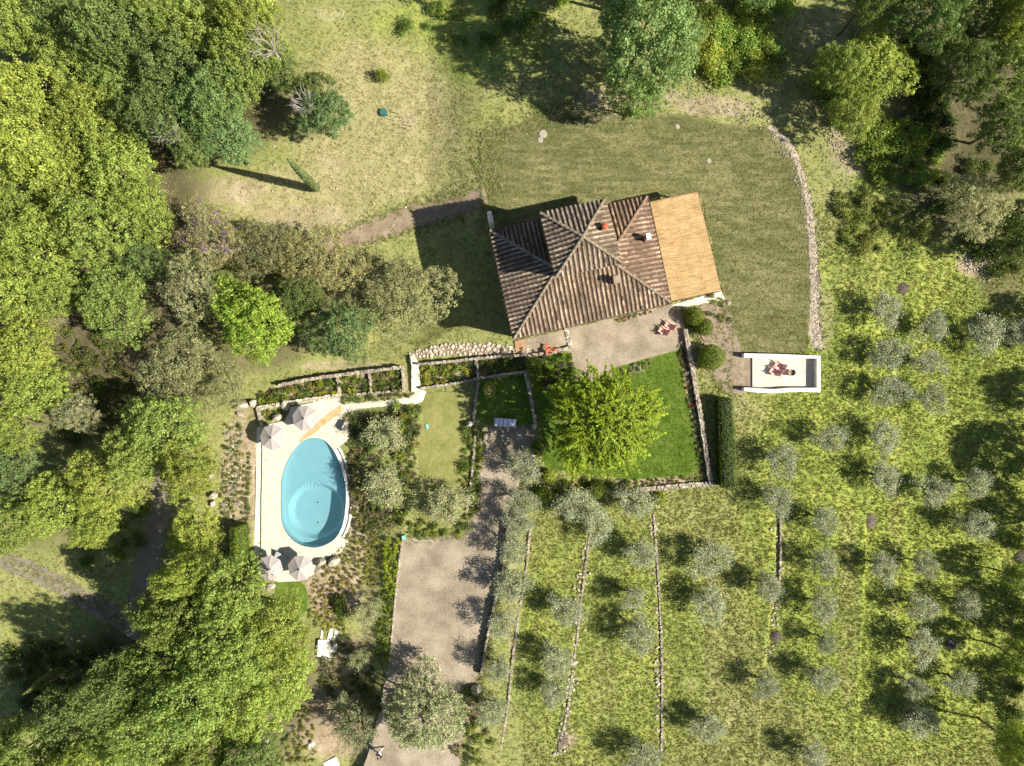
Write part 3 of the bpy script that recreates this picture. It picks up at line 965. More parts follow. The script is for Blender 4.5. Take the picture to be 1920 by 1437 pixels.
    # chimneys
    def chimney(px, py, zr, h, w, ang, capkind, label=None):
        q = P(px, py, zr) - o
        mb = MB()
        mb.box((0, 0, h / 2 - 0.5), (w, w * 1.25, h + 1.0))
        mb.box((0, 0, h + 0.03), (w + 0.12, w * 1.25 + 0.12, 0.07))
        c = mb.build('chimney', M['brick'], root, q, ang)
        cp = MB()
        if capkind == 'pot':
            cp.lathe([(0.26, 0), (0.30, 0.15), (0.24, 0.34), (0.10, 0.42)], 14, (0, 0, h + 0.07)); cp.build('cap', M['terracotta'], c)
        elif capkind == 'white':
            for sx in (-1, 1):
                for sy in (-1, 1):
                    cp.box((sx * w * .38, sy * w * .45, h + 0.2), (0.06, 0.06, 0.28))
            cp.build('cap_post', M['metal'], c)
            c2 = MB(); c2.box((0, 0, h + 0.37), (0.42, 0.6, 0.05)); c2.build('cap', M['white_metal'], c)
        else:
            for sx in (-1, 1):
                cp.box((sx * w * .4, 0, h + 0.2), (0.08, w, 0.28))
            cp.build('cap_post', M['brick'], c)
            c2 = MB(); c2.box((0, 0, h + 0.38), (w + 0.15, w * 1.2, 0.06)); c2.build('cap', M['tile'], c)
        if label: c['label'] = label
    rz = math.radians(13)
    chimney(1131, 429, 10.4, 0.75, 0.42, rz, 'pot', 'chimney with a red clay cap')
    chimney(1211, 449, 6.3, 1.0, 0.40, rz, 'white', 'chimney with a flat white cap')
    chimney(1153, 527, 7.1, 0.85, 0.45, rz, 'tile', 'chimney with a tiled cap')
    # dormer step: wedge of plaster on the north-west corner
    q = P(921, 420, 3.0) - o
    mb = MB(); mb.box((0, 0, 1.3), (0.45, 1.0, 3.2), rz, 0.1, rng); mb.build('buttress', M['pale_stone'], root, q)
    # gutters
    mb = MB()
    for a, b in ((SW, SE), (SE, NE), (NE, NW), (NW, SW)):
        d = (b - a).normalized(); nr = Vector((d.y, -d.x, 0))
        if nr.dot(a - cen) < 0: nr = -nr
        mb.bar(a - o + nr * 0.10 - d * 0.05 + Vector((0, 0, -0.06)), b - o + nr * 0.10 + d * 0.05 + Vector((0, 0, -0.06)), 0.1, 0.09)
    mb.build('gutter', M['dark_wood'], root)
build_house()
FLAT.append((np.array([(q.x, q.y) for q in [P(a, b, 0) for a, b in ((972, 630), (1250, 570), (1205, 390), (930, 440))]]), -0.6))

# ------------------------------------------------------------------ pergola with reed roof
def build_pergola():
    rng = random.Random(21)
    Z = 3.1
    A, B, C, D = P(1219, 379, Z), P(1308, 360, Z), P(1352, 545, Z), P(1259, 565, Z)
    o = Vector((A.x + C.x, A.y + C.y, 0)) / 2
    root = thing('pergola', 'long pergola with a golden reed mat roof against the east side of the house', 'pergola', o)
    for t, s in ((0.02, 0.03), (0.34, 0.03), (0.66, 0.03), (0.98, 0.03), (0.02, 0.97), (0.34, 0.97), (0.66, 0.97), (0.98, 0.97)):
        q = A.lerp(B, s).lerp(D.lerp(C, s), t) - o
        mb = MB(); mb.box((q.x, q.y, (Z - 0.26) / 2), (0.14, 0.14, Z - 0.26), math.radians(13)); mb.build('post', M['dark_wood'], root)
    for a, b in ((A, B), (B, C), (C, D), (D, A)):
        d = (b - a).normalized()
        mb = MB(); mb.bar(a - o + d * 0.06 + Vector((0, 0, -0.10)), b - o - d * 0.06 + Vector((0, 0, -0.10)), 0.12, 0.16); mb.build('beam', M['dark_wood'], root)
    for t in (0.17, 0.34, 0.5, 0.66, 0.83):
        a = A.lerp(D, t) - o; b = B.lerp(C, t) - o
        mb = MB(); mb.bar(a + Vector((0.1, 0, -0.09)), b + Vector((-0.1, 0, -0.09)), 0.08, 0.1); mb.build('rafter', M['dark_wood'], root)
    # reed mats: thousands of thin canes laid across, seven mats side by side
    for k in range(7):
        mb = MB()
        s0, s1 = k / 7 + 0.0006, (k + 1) / 7 - 0.0006
        n = 130
        for i in range(n):
            t = (i + 0.5) / n
            a = A.lerp(B, s0).lerp(D.lerp(C, s0), t); b = A.lerp(B, s1).lerp(D.lerp(C, s1), t)
            mb.cur = rng.uniform(0.84, 1.12) * (0.80 if i % 19 == 0 else 1.0) * (0.95 + 0.03 * (k % 3))
            lf = Vector((0, 0, rng.uniform(0, 0.02)))
            j = (D - A).normalized() * rng.uniform(-.012, .012)
            mb.bar(a - o + lf + j, b - o + lf + j, 0.074 * rng.uniform(0.82, 1.04), 0.03)
        tag(mb.build('reed_mat', M['reed'], root), kind='stuff')
build_pergola()
slab('timber_step', [(965, 640), (984, 636), (985, 657), (967, 660)], 0.12, M['wood'], 0.2)

# ------------------------------------------------------------------ white belvedere
def build_belvedere():
    z = 0.0
    o = P(1470, 700, 0)
    root = thing('belvedere', 'small white walled viewing terrace east of the house lawn', 'terrace', o)
    def poly(name, pts, z0, z1, mat, step=None):
        xy = [P(a, b, z1).xy - o.xy for a, b in pts]
        return link(name, slab_mesh(name, xy, z1, z1 - z0, mat), root)
    FLAT.append((np.array([(P(a, b, 0).x, P(a, b, 0).y) for a, b in ((1398, 668), (1535, 671), (1535, 732), (1398, 731))]), -0.2))
    poly('floor', [(1411, 670.5), (1532, 672), (1532, 728), (1411, 727.5)], -0.5, 0.10, M['deck_stone'])
    H = 0.85
    poly('north_wall', [(1395, 663), (1450, 664), (1500, 666), (1538.6, 667.5), (1538.6, 672.5), (1500, 672), (1395, 670.5)], -0.8, H, M['white_plaster'])
    poly('east_wall', [(1531.7, 672.6), (1538.6, 672.6), (1538.6, 727.5), (1531.7, 727.5)], -0.8, H, M['white_plaster'])
    sw = [(1395, 727), (1410, 727.5), (1430, 729), (1448, 730), (1465, 729), (1485, 727.6), (1510, 727.6), (1538.6, 727.6), (1538.6, 736), (1520, 735.5), (1500, 735), (1480, 735.5), (1460, 737), (1445, 737.5), (1420, 736.5), (1395, 733)]
    poly('south_wall', sw, -0.8, H, M['white_plaster'])
    poly('threshold', [(1409.6, 671), (1411, 671), (1411, 727), (1409.6, 727)], -0.2, 0.12, M['metal'])
build_belvedere()
# ------------------------------------------------------------------ ground sheet
DIRT_Z = [(1180, 185, 120, 32, .8), (1340, 200, 90, 25, .8), (1600, 270, 55, 75, .75), (1540, 60, 60, 60, .6), (600, 12, 60, 20, .5), (620, 300, 40, 25, .6),
          (420, 350, 90, 35, .7), (560, 400, 110, 30, .65), (1840, 495, 40, 25, .95), (620, 1110, 70, 70, .9), (640, 1250, 60, 60, .9), (620, 1360, 100, 90, .95),
          (665, 1000, 32, 90, .75), (690, 850, 45, 70, .4), (1345, 640, 50, 90, .7), (1380, 760, 40, 25, .55), (1545, 600, 25, 80, .6), (640, 800, 30, 50, .5),
          (440, 900, 45, 150, .9), (470, 780, 40, 20, .7), (560, 738, 90, 22, .85), (700, 720, 80, 26, .9), (870, 695, 110, 26, .95), (960, 1130, 20, 140, .6),
          (880, 1340, 35, 40, .8), (1065, 1390, 22, 25, .8), (740, 1410, 100, 50, .8), (640, 685, 120, 12, .7), (860, 640, 80, 18, .3), (880, 880, 16, 90, .7),
          (980, 930, 30, 60, .4), (1545, 400, 25, 150, .35), (1420, 170, 80, 60, .45), (760, 220, 22, 35, .6), (690, 1160, 30, 90, .6), (1295, 760, 14, 150, .95), (1230, 903, 90, 12, .9),
          (370, 480, 80, 30, .5), (1300, 1290, 18, 18, .5), (900, 410, 40, 40, .45), (1225, 362, 40, 16, .6)]
LIT_Z = [(150, 430, 260, 480, 1), (240, 730, 150, 150, 1), (330, 170, 250, 160, .9), (250, 1010, 130, 90, .55), (350, 1300, 300, 200, .9), (150, 1000, 200, 60, .6), (1800, 230, 160, 260, .95),
         (1890, 480, 60, 120, .8), (560, 520, 230, 90, .75), (430, 620, 190, 100, .8), (100, 1230, 150, 80, .45), (560, 200, 60, 60, .7), (1720, 60, 160, 90, .9), (1915, 1200, 30, 260, .6),
         (640, 690, 140, 20, .3), (1010, 740, 30, 80, .4)]
LUSH_Z = [(1720, 960, 380, 560, 1), (1150, 1200, 260, 300, .75), (1700, 560, 260, 160, .8), (860, 60, 220, 120, .75), (60, 1160, 150, 70, .5), (1360, 80, 120, 80, .7), (1660, 300, 100, 90, .8), (1350, 850, 60, 160, .5),
          (700, 900, 40, 120, .4), (1000, 930, 60, 60, .4)]
DRY_Z = [(700, 220, 190, 200, .85), (560, 370, 170, 80, .9), (1500, 180, 120, 90, .5), (840, 320, 110, 70, .55), (1400, 780, 60, 40, .6), (640, 420, 120, 60, .6), (1340, 1200, 25, 200, .6), (1480, 1000, 30, 150, .5), (1600, 1150, 25, 250, .6), (1690, 1000, 20, 300, .5), (1130, 1300, 40, 120, .5), (1400, 1350, 60, 60, .5), (1260, 1050, 20, 120, .45), (60, 1105, 90, 40, .5), (1600, 480, 70, 120, .45), (900, 1400, 80, 60, .4)]

OLIVES = [(984, 876, 42), (977, 941, 38), (974, 980, 34), (961, 1028, 36), (957, 1100, 44), (940, 1170, 36), (934, 1254, 34), (924, 1334, 36),
          (1084, 948, 42), (1061, 1144, 36), (1041, 1237, 34), (1041, 1297, 32), (1120, 985, 34),
          (1191, 941, 38), (1201, 1040, 34), (1188, 1120, 26), (1198, 1190, 38), (1208, 1421, 36),
          (1330, 1050, 42), (1330, 1134, 38), (1330, 1364, 34), (1440, 1100, 30), (1434, 1284, 28), (1457, 938, 34), (1467, 864, 34),
          (1547, 977, 32), (1547, 1057, 30), (1544, 1137, 34), (1550, 1204, 22), (1540, 1271, 32), (1527, 1421, 30), (1557, 821, 32),
          (1657, 580, 36), (1664, 667, 38), (1667, 734, 38), (1654, 817, 34), (1654, 894, 34), (1654, 1064, 32),
          (1744, 614, 34), (1741, 680, 32), (1748, 747, 32), (1748, 918, 36), (1737, 1060, 28), (1731, 1140, 32), (1727, 1211, 38), (1714, 1288, 28), (1724, 1354, 38),
          (1848, 627, 40), (1831, 908, 30), (1828, 984, 34), (1814, 1134, 28), (1801, 1281, 30), (1911, 625, 34)]
DIRT_Z += [(x, y, r * .55, r * .5, .34 + .2 * ((x * 7 + y * 3) % 10) / 10) for x, y, r in OLIVES]

def blobs(B, u, v):
    r = np.zeros_like(u)
    for cx, cy, rx, ry, s in B:
        d = np.sqrt(((u - cx) / rx) ** 2 + ((v - cy) / ry) ** 2)
        r = np.maximum(r, s * sstep(1.25, 0.6, d))
    return r

def hard_mask(x, y):
    m = np.zeros(x.shape, bool)
    for poly, z in FLAT:
        lo = poly.min(0); hi = poly.max(0)
        k = (x >= lo[0]) & (x <= hi[0]) & (y >= lo[1]) & (y <= hi[1])
        if k.any():
            idx = np.nonzero(k)
            m[idx] |= inpoly(x[idx], y[idx], poly)
    for poly in RIB:
        lo = poly.min(0); hi = poly.max(0)
        k = (x >= lo[0]) & (x <= hi[0]) & (y >= lo[1]) & (y <= hi[1])
        if k.any():
            idx = np.nonzero(k)
            m[idx] |= inpoly(x[idx], y[idx], poly)
    return m

def undulation(X, Y):
    rs = np.random.RandomState(31)
    r = np.zeros_like(X)
    for f, a in ((0.35, 0.05), (0.9, 0.03), (2.1, 0.02)):
        ph = rs.uniform(0, 6, 4)
        r += a * (np.sin(X * f + ph[0] + 1.7 * np.sin(Y * f * 0.7 + ph[1])) + np.sin(Y * f * 1.1 + ph[2] + 1.5 * np.sin(X * f * 0.8 + ph[3])))
    return r

def build_ground():
    ext = [64, 75, 95, 130, 200, 320, 500]
    xs = np.concatenate([[-e for e in ext[::-1]], np.arange(-58, 58.01, 0.25), ext])
    ys = np.concatenate([[-e for e in ext[::-1]], np.arange(-45, 45.01, 0.25), ext])
    X, Y = np.meshgrid(xs, ys)
    Z = g_arr(X, Y)
    rs = np.random.RandomState(3)
    bumpy = undulation(X, Y)
    bumpy += rs.uniform(-0.034, 0.034, Z.shape)
    soft = np.ones_like(Z)
    for poly in RIB:
        lo = poly.min(0) - 0.3; hi = poly.max(0) + 0.3
        k = np.nonzero((X >= lo[0]) & (X <= hi[0]) & (Y >= lo[1]) & (Y <= hi[1]))
        ins = inpoly(X[k], Y[k], poly)
        zz = Z[k]; zz[ins] -= 0.05; Z[k] = zz
        s = soft[k]; s[ins] = 0; soft[k] = s
    for poly, z in FLAT:
        lo = poly.min(0); hi = poly.max(0)
        k = np.nonzero((X >= lo[0]) & (X <= hi[0]) & (Y >= lo[1]) & (Y <= hi[1]))
        ins = inpoly(X[k], Y[k], poly)
        zz = Z[k]; zz[ins] = np.minimum(zz[ins], z); Z[k] = zz
        s = soft[k]; s[ins] = 0; soft[k] = s
    Z = Z + bumpy * soft * 0.7 - 0.02 * soft
    ny, nx = X.shape
    co = np.stack([X, Y, Z], -1).reshape(-1, 3)
    i = np.arange(ny * nx).reshape(ny, nx)
    q = np.stack([i[:-1, :-1], i[:-1, 1:], i[1:, 1:], i[1:, :-1]], -1).reshape(-1, 4)
    m = bpy.data.meshes.new('ground')
    m.vertices.add(len(co)); m.vertices.foreach_set('co', co.ravel())
    m.loops.add(q.size); m.loops.foreach_set('vertex_index', q.ravel())
    m.polygons.add(len(q)); m.polygons.foreach_set('loop_start', np.arange(len(q)) * 4)
    m.polygons.foreach_set('use_smooth', np.ones(len(q), bool))
    m.update(calc_edges=True)
    u = 960 + X.ravel() * PPM; v = 718.5 - Y.ravel() * PPM
    z = np.stack([blobs(DIRT_Z, u, v), blobs(LIT_Z, u, v), blobs(LUSH_Z, u, v), np.ones_like(u)], -1)
    a = m.attributes.new('zone', 'FLOAT_COLOR', 'POINT'); a.data.foreach_set('color', z.ravel())
    a = m.attributes.new('dry', 'FLOAT', 'POINT'); a.data.foreach_set('value', blobs(DRY_Z, u, v))
    m.materials.append(M['ground'])
    o = link('ground', m)
    o['kind'] = 'structure'
build_ground()

# ------------------------------------------------------------------ leaf clouds
def quads_mesh(name, V, tint, mat):
    """V (N,k,3) polygons with k corners, tint (N,3)"""
    n, k = V.shape[:2]
    m = bpy.data.meshes.new(name)
    m.vertices.add(n * k); m.vertices.foreach_set('co', V.reshape(-1))
    m.loops.add(n * k); m.loops.foreach_set('vertex_index', np.arange(n * k))
    m.polygons.add(n); m.polygons.foreach_set('loop_start', np.arange(n) * k)
    m.update(calc_edges=True)
    a = m.attributes.new('tint', 'FLOAT_COLOR', 'FACE')
    a.data.foreach_set('color', np.concatenate([tint, np.ones((n, 1))], 1).ravel())
    m.materials.append(mat)
    return m

def unit(v):
    return v / (np.linalg.norm(v, axis=-1, keepdims=True) + 1e-9)

def leaf_quads(pos, nrm, size, aspect, rs, along=None):
    n = len(pos)
    r = rs.normal(size=(n, 3)) if along is None else along + rs.normal(size=(n, 3)) * 0.35
    t1 = unit(r - nrm * (r * nrm).sum(1, keepdims=True))
    t2 = np.cross(nrm, t1)
    L = np.asarray(size).reshape(-1, 1) * np.ones((n, 1)); w = L * aspect
    fold = nrm * L * 0.12
    return np.stack([pos - t1 * L * .5, pos + t2 * w * .5 - t1 * L * 0.05 + fold, pos + t1 * L * .5, pos - t2 * w * .5 - t1 * L * 0.05 + fold], 1)

def leaf_tint(n, rs, amp=0.28, warm=0.15):
    b = np.clip(1 + rs.normal(size=(n, 1)) * amp, 0.4, 1.9)
    h = rs.normal(size=(n, 1)) * warm
    return np.clip(np.concatenate([b * (1 + h), b, b * (1 - h)], 1), 0.05, 3)

def crown_broad(seed, R=4.5, H=9.0, nl=330, lr=(0.045, 0.12), leaf=0.20, dens=86, aspect=0.62, squash=1.0, low=-0.35, amp=0.26):
    """a crown of many leafy clumps on a lumpy dome"""
    rs = np.random.RandomState(seed)
    ph = rs.uniform(0, 6.28, 6)
    P_, N_, T_ = [], [], []
    # a few big boughs give the crown its lumps
    nb = 9
    bd = unit(rs.normal(size=(nb, 3)) * np.array([1, 1, .7]) + np.array([0, 0, .35]))
    for i in range(nl):
        d = rs.normal(size=3); d[2] = abs(d[2]) * 1.1 if rs.rand() > 0.2 else d[2] * 0.5
        d /= np.linalg.norm(d)
        if d[2] < low: d[2] = low
        az = math.atan2(d[1], d[0])
        rim = 1 + 0.13 * math.sin(2 * az + ph[0]) + 0.10 * math.sin(3 * az + ph[1]) + 0.08 * math.sin(5 * az + ph[2]) + 0.05 * math.sin(9 * az + ph[3])
        lump = 0.80 + 0.26 * max(0.0, float((bd @ d).max()) - 0.72) / 0.28
        fr = (rs.uniform(0.74, 1.10) if rs.rand() > 0.15 else rs.uniform(0.35, 0.8)) * lump
        c = np.array([d[0] * R * 0.92 * rim * fr, d[1] * R * 0.92 * rim * fr, H * 0.58 + d[2] * H * 0.40 * fr * squash])
        r = R * rs.uniform(*lr)
        k = int(dens * (r / (0.11 * R)) ** 2 * rs.uniform(0.7, 1.2))
        dd = unit(rs.normal(size=(k, 3)) + np.array([d[0] * .6, d[1] * .6, 0.5]))
        rad = r * rs.uniform(0.5, 1.15, (k, 1))
        P_.append(c + dd * rad * np.array([1, 1, 0.85]))
        N_.append(unit(dd * 0.8 + np.array([0, 0, 0.3]) + rs.normal(size=(k, 3)) * 0.42))
        lt = leaf_tint(k, rs, amp, .06) * rs.uniform(0.85, 1.16)
        T_.append(lt)
    kf = int(sum(len(q) for q in P_) * 0.2)
    d = rs.normal(size=(kf, 3)); d[:, 2] = np.where(rs.rand(kf) > .2, np.abs(d[:, 2]) * 1.1, d[:, 2] * .5)
    d = unit(d); d[:, 2] = np.maximum(d[:, 2], low)
    az = np.arctan2(d[:, 1], d[:, 0])
    rim = 1 + 0.13 * np.sin(2 * az + ph[0]) + 0.10 * np.sin(3 * az + ph[1]) + 0.08 * np.sin(5 * az + ph[2]) + 0.05 * np.sin(9 * az + ph[3])
    lump = 0.80 + 0.26 * np.maximum(0, (d @ bd.T).max(1) - 0.72) / 0.28
    fr = rs.uniform(0.72, 1.12, kf) * lump
    P_.append(np.stack([d[:, 0] * R * .92 * rim * fr, d[:, 1] * R * .92 * rim * fr, H * .58 + d[:, 2] * H * .40 * fr * squash], 1))
    N_.append(unit(d * .5 + np.array([0, 0, .5]) + rs.normal(size=(kf, 3)) * .5))
    T_.append(leaf_tint(kf, rs, amp, .06))
    pos = np.concatenate(P_); nrm = np.concatenate(N_); tint = np.concatenate(T_)
    V = leaf_quads(pos, nrm, leaf * rs.uniform(0.6, 1.35, len(pos)), aspect, rs)
    return quads_mesh('crown', V, tint, M['leaf'])

def limbs(seed, R, H, n=6, r0=0.16, fork=0.45, mat='bark', curl=0.3, top=0.85, sub=2, trunk_h=0.35, sides=6):
    """a trunk with curved limbs; returns the mesh and the limb tips"""
    rng = random.Random(seed)
    mb = MB(); tips = []
    th = H * trunk_h
    lean = Vector((rng.uniform(-.1, .1) * R, rng.uniform(-.1, .1) * R, th))
    mb.tube([(0, 0, -0.5), (lean.x * .3, lean.y * .3, th * .5), lean], [r0 * 1.25, r0, r0 * .85], sides)
    for i in range(n):
        az = 2 * math.pi * (i + rng.uniform(-.3, .3)) / n
        L = R * rng.uniform(0.55, 0.85)
        e = Vector((math.cos(az) * L, math.sin(az) * L, H * rng.uniform(top - .2, top)))
        m1 = lean.lerp(e, 0.4) + Vector((rng.uniform(-curl, curl), rng.uniform(-curl, curl), rng.uniform(-.1, .2) * curl)) * R * .4
        m2 = lean.lerp(e, 0.72) + Vector((rng.uniform(-curl, curl), rng.uniform(-curl, curl), rng.uniform(-.1, .2) * curl)) * R * .4
        mb.tube([lean, m1, m2, e], [r0 * .7, r0 * .5, r0 * .32, r0 * .1], 5)
        tips.append(e); tips.append(m2)
        for k in range(sub):
            s = m1.lerp(m2, rng.uniform(0, 1))
            az2 = az + rng.choice((-1, 1)) * rng.uniform(.5, 1.2)
            q = s + Vector((math.cos(az2), math.sin(az2), rng.uniform(.2, .7))) * R * rng.uniform(.25, .45)
            mid = s.lerp(q, .5) + Vector((rng.uniform(-curl, curl), rng.uniform(-curl, curl), 0)) * R * .15
            mb.tube([s, mid, q], [r0 * .32, r0 * .2, r0 * .06], 4)
            tips.append(q)
    return mb.mesh('trunk', M[mat], True), tips

def olive_pair(seed, R=1.6, H=4.2, n=5, leaves=5200):
    rs = np.random.RandomState(seed + 500)
    tm, tips = limbs(seed, R * 1.05, H * .92, n, 0.12, mat='olive_bark', curl=0.5, sub=3, trunk_h=0.22)
    nc = 64
    d = unit(rs.normal(size=(nc, 3)) + np.array([0, 0, .35]))
    ph = rs.uniform(0, 6, 3)
    az = np.arctan2(d[:, 1], d[:, 0])
    rim = 1 + .15 * np.sin(2 * az + ph[0]) + .12 * np.sin(3 * az + ph[1]) + .08 * np.sin(5 * az + ph[2])
    fr = rs.uniform(.62, 1.08, nc) * rim
    d[:, 2] = np.where(np.hypot(d[:, 0], d[:, 1]) < .45, -np.abs(d[:, 2]) * .3, d[:, 2])
    ctr = np.stack([d[:, 0] * R * .86 * fr, d[:, 1] * R * .86 * fr, H * .58 + d[:, 2] * H * .34 * fr], 1)
    k = leaves // nc
    P_, N_, A_, T_ = [], [], [], []
    for c in ctr:
        o = unit(np.array([c[0], c[1], 0.8]) + rs.normal(size=3) * .4)
        t = rs.uniform(-1, 1, (k, 1))
        P_.append(c + o * t * 0.22 + rs.normal(size=(k, 3)) * np.array([0.20, 0.20, 0.16]))
        N_.append(unit(rs.normal(size=(k, 3)) * .8 + np.array([0.25, 0, .8]))); A_.append(np.repeat(o[None], k, 0))
        T_.append(leaf_tint(k, rs, 0.25, 0.06) * rs.uniform(.85, 1.15))
    pos = np.concatenate(P_)
    V = leaf_quads(pos, np.concatenate(N_), rs.uniform(0.09, 0.19, len(pos)), 0.40, rs, np.concatenate(A_))
    return tm, quads_mesh('crown', V, np.concatenate(T_), M['olive_leaf'])

def shrub_mesh(seed, R=0.5, H=0.55, n=330, leaf=0.13, aspect=0.55, mat='leaf', name='foliage', lumps=7, amp=0.3, up=0.4):
    rs = np.random.RandomState(seed)
    lc = rs.normal(size=(lumps, 3)) * np.array([R * .42, R * .42, H * .15]) + np.array([0, 0, H * 0.55])
    lc[:, 2] = np.clip(lc[:, 2], H * .25, H * .85)
    k = rs.randint(0, lumps, n)
    d = unit(rs.normal(size=(n, 3)) + np.array([0, 0, up]))
    pos = lc[k] + d * rs.uniform(0.45, 1.05, (n, 1)) * np.array([R * .55, R * .55, H * .42])
    pos[:, 2] = np.maximum(pos[:, 2], 0.02)
    nr = unit(d * .6 + np.array([0, 0, .4]) + rs.normal(size=(n, 3)) * .5)
    tint = leaf_tint(n, rs, amp) * (rs.uniform(0.8, 1.2, (lumps, 1))[k])
    return quads_mesh(name, leaf_quads(pos, nr, leaf * rs.uniform(.6, 1.4, n), aspect, rs), tint, M[mat])

def ball_mesh(seed, rx, ry, rz, n, leaf=0.1, zc=None, box=0.0, name='foliage', jit=0.05, flat=0.0):
    """clipped foliage: leaves close to a (super)ellipsoid surface"""
    rs = np.random.RandomState(seed)
    d = unit(rs.normal(size=(n, 3)))
    if box:
        m = np.abs(d).max(1, keepdims=True)
        d2 = d / m
        d = d * (1 - box) + d2 * box
    s = np.array([rx, ry, rz])
    pos = d * s * (1 - np.abs(rs.normal(size=(n, 1))) * jit - rs.uniform(0, 1, (n, 1)) ** 6 * .3)
    pos[:, 2] += rz if zc is None else zc
    nr = unit(unit(d / s) + rs.normal(size=(n, 3)) * 0.45)
    return quads_mesh(name, leaf_quads(pos, nr, leaf * rs.uniform(.6, 1.4, n), 0.6, rs), leaf_tint(n, rs, 0.25), M['leaf'])

OCC = []
# ------------------------------------------------------------------ woodland and single trees
C_Y = (0.325, 0.385, 0.08); C_YG = (0.265, 0.335, 0.08); C_G = (0.195, 0.265, 0.08); C_D = (0.15, 0.205, 0.06)
C_S = (0.30, 0.295, 0.135); C_K = (0.37, 0.36, 0.185); C_B = (0.20, 0.285, 0.105)
BROAD = [crown_broad(100 + i, nl=300 + 12 * i) for i in range(6)]
TALLC = [crown_broad(130 + i, R=4.5, H=11, nl=380, lr=(0.05, 0.115), leaf=0.2) for i in range(2)]
OAK = [crown_broad(150 + i, nl=360, lr=(0.045, 0.10), dens=85, leaf=0.175, aspect=0.5, amp=0.3, low=-0.2) for i in range(3)]
TRUNKS = [limbs(300 + i, 4.5, 9.0, 6, 0.2, top=0.8)[0] for i in range(3)]

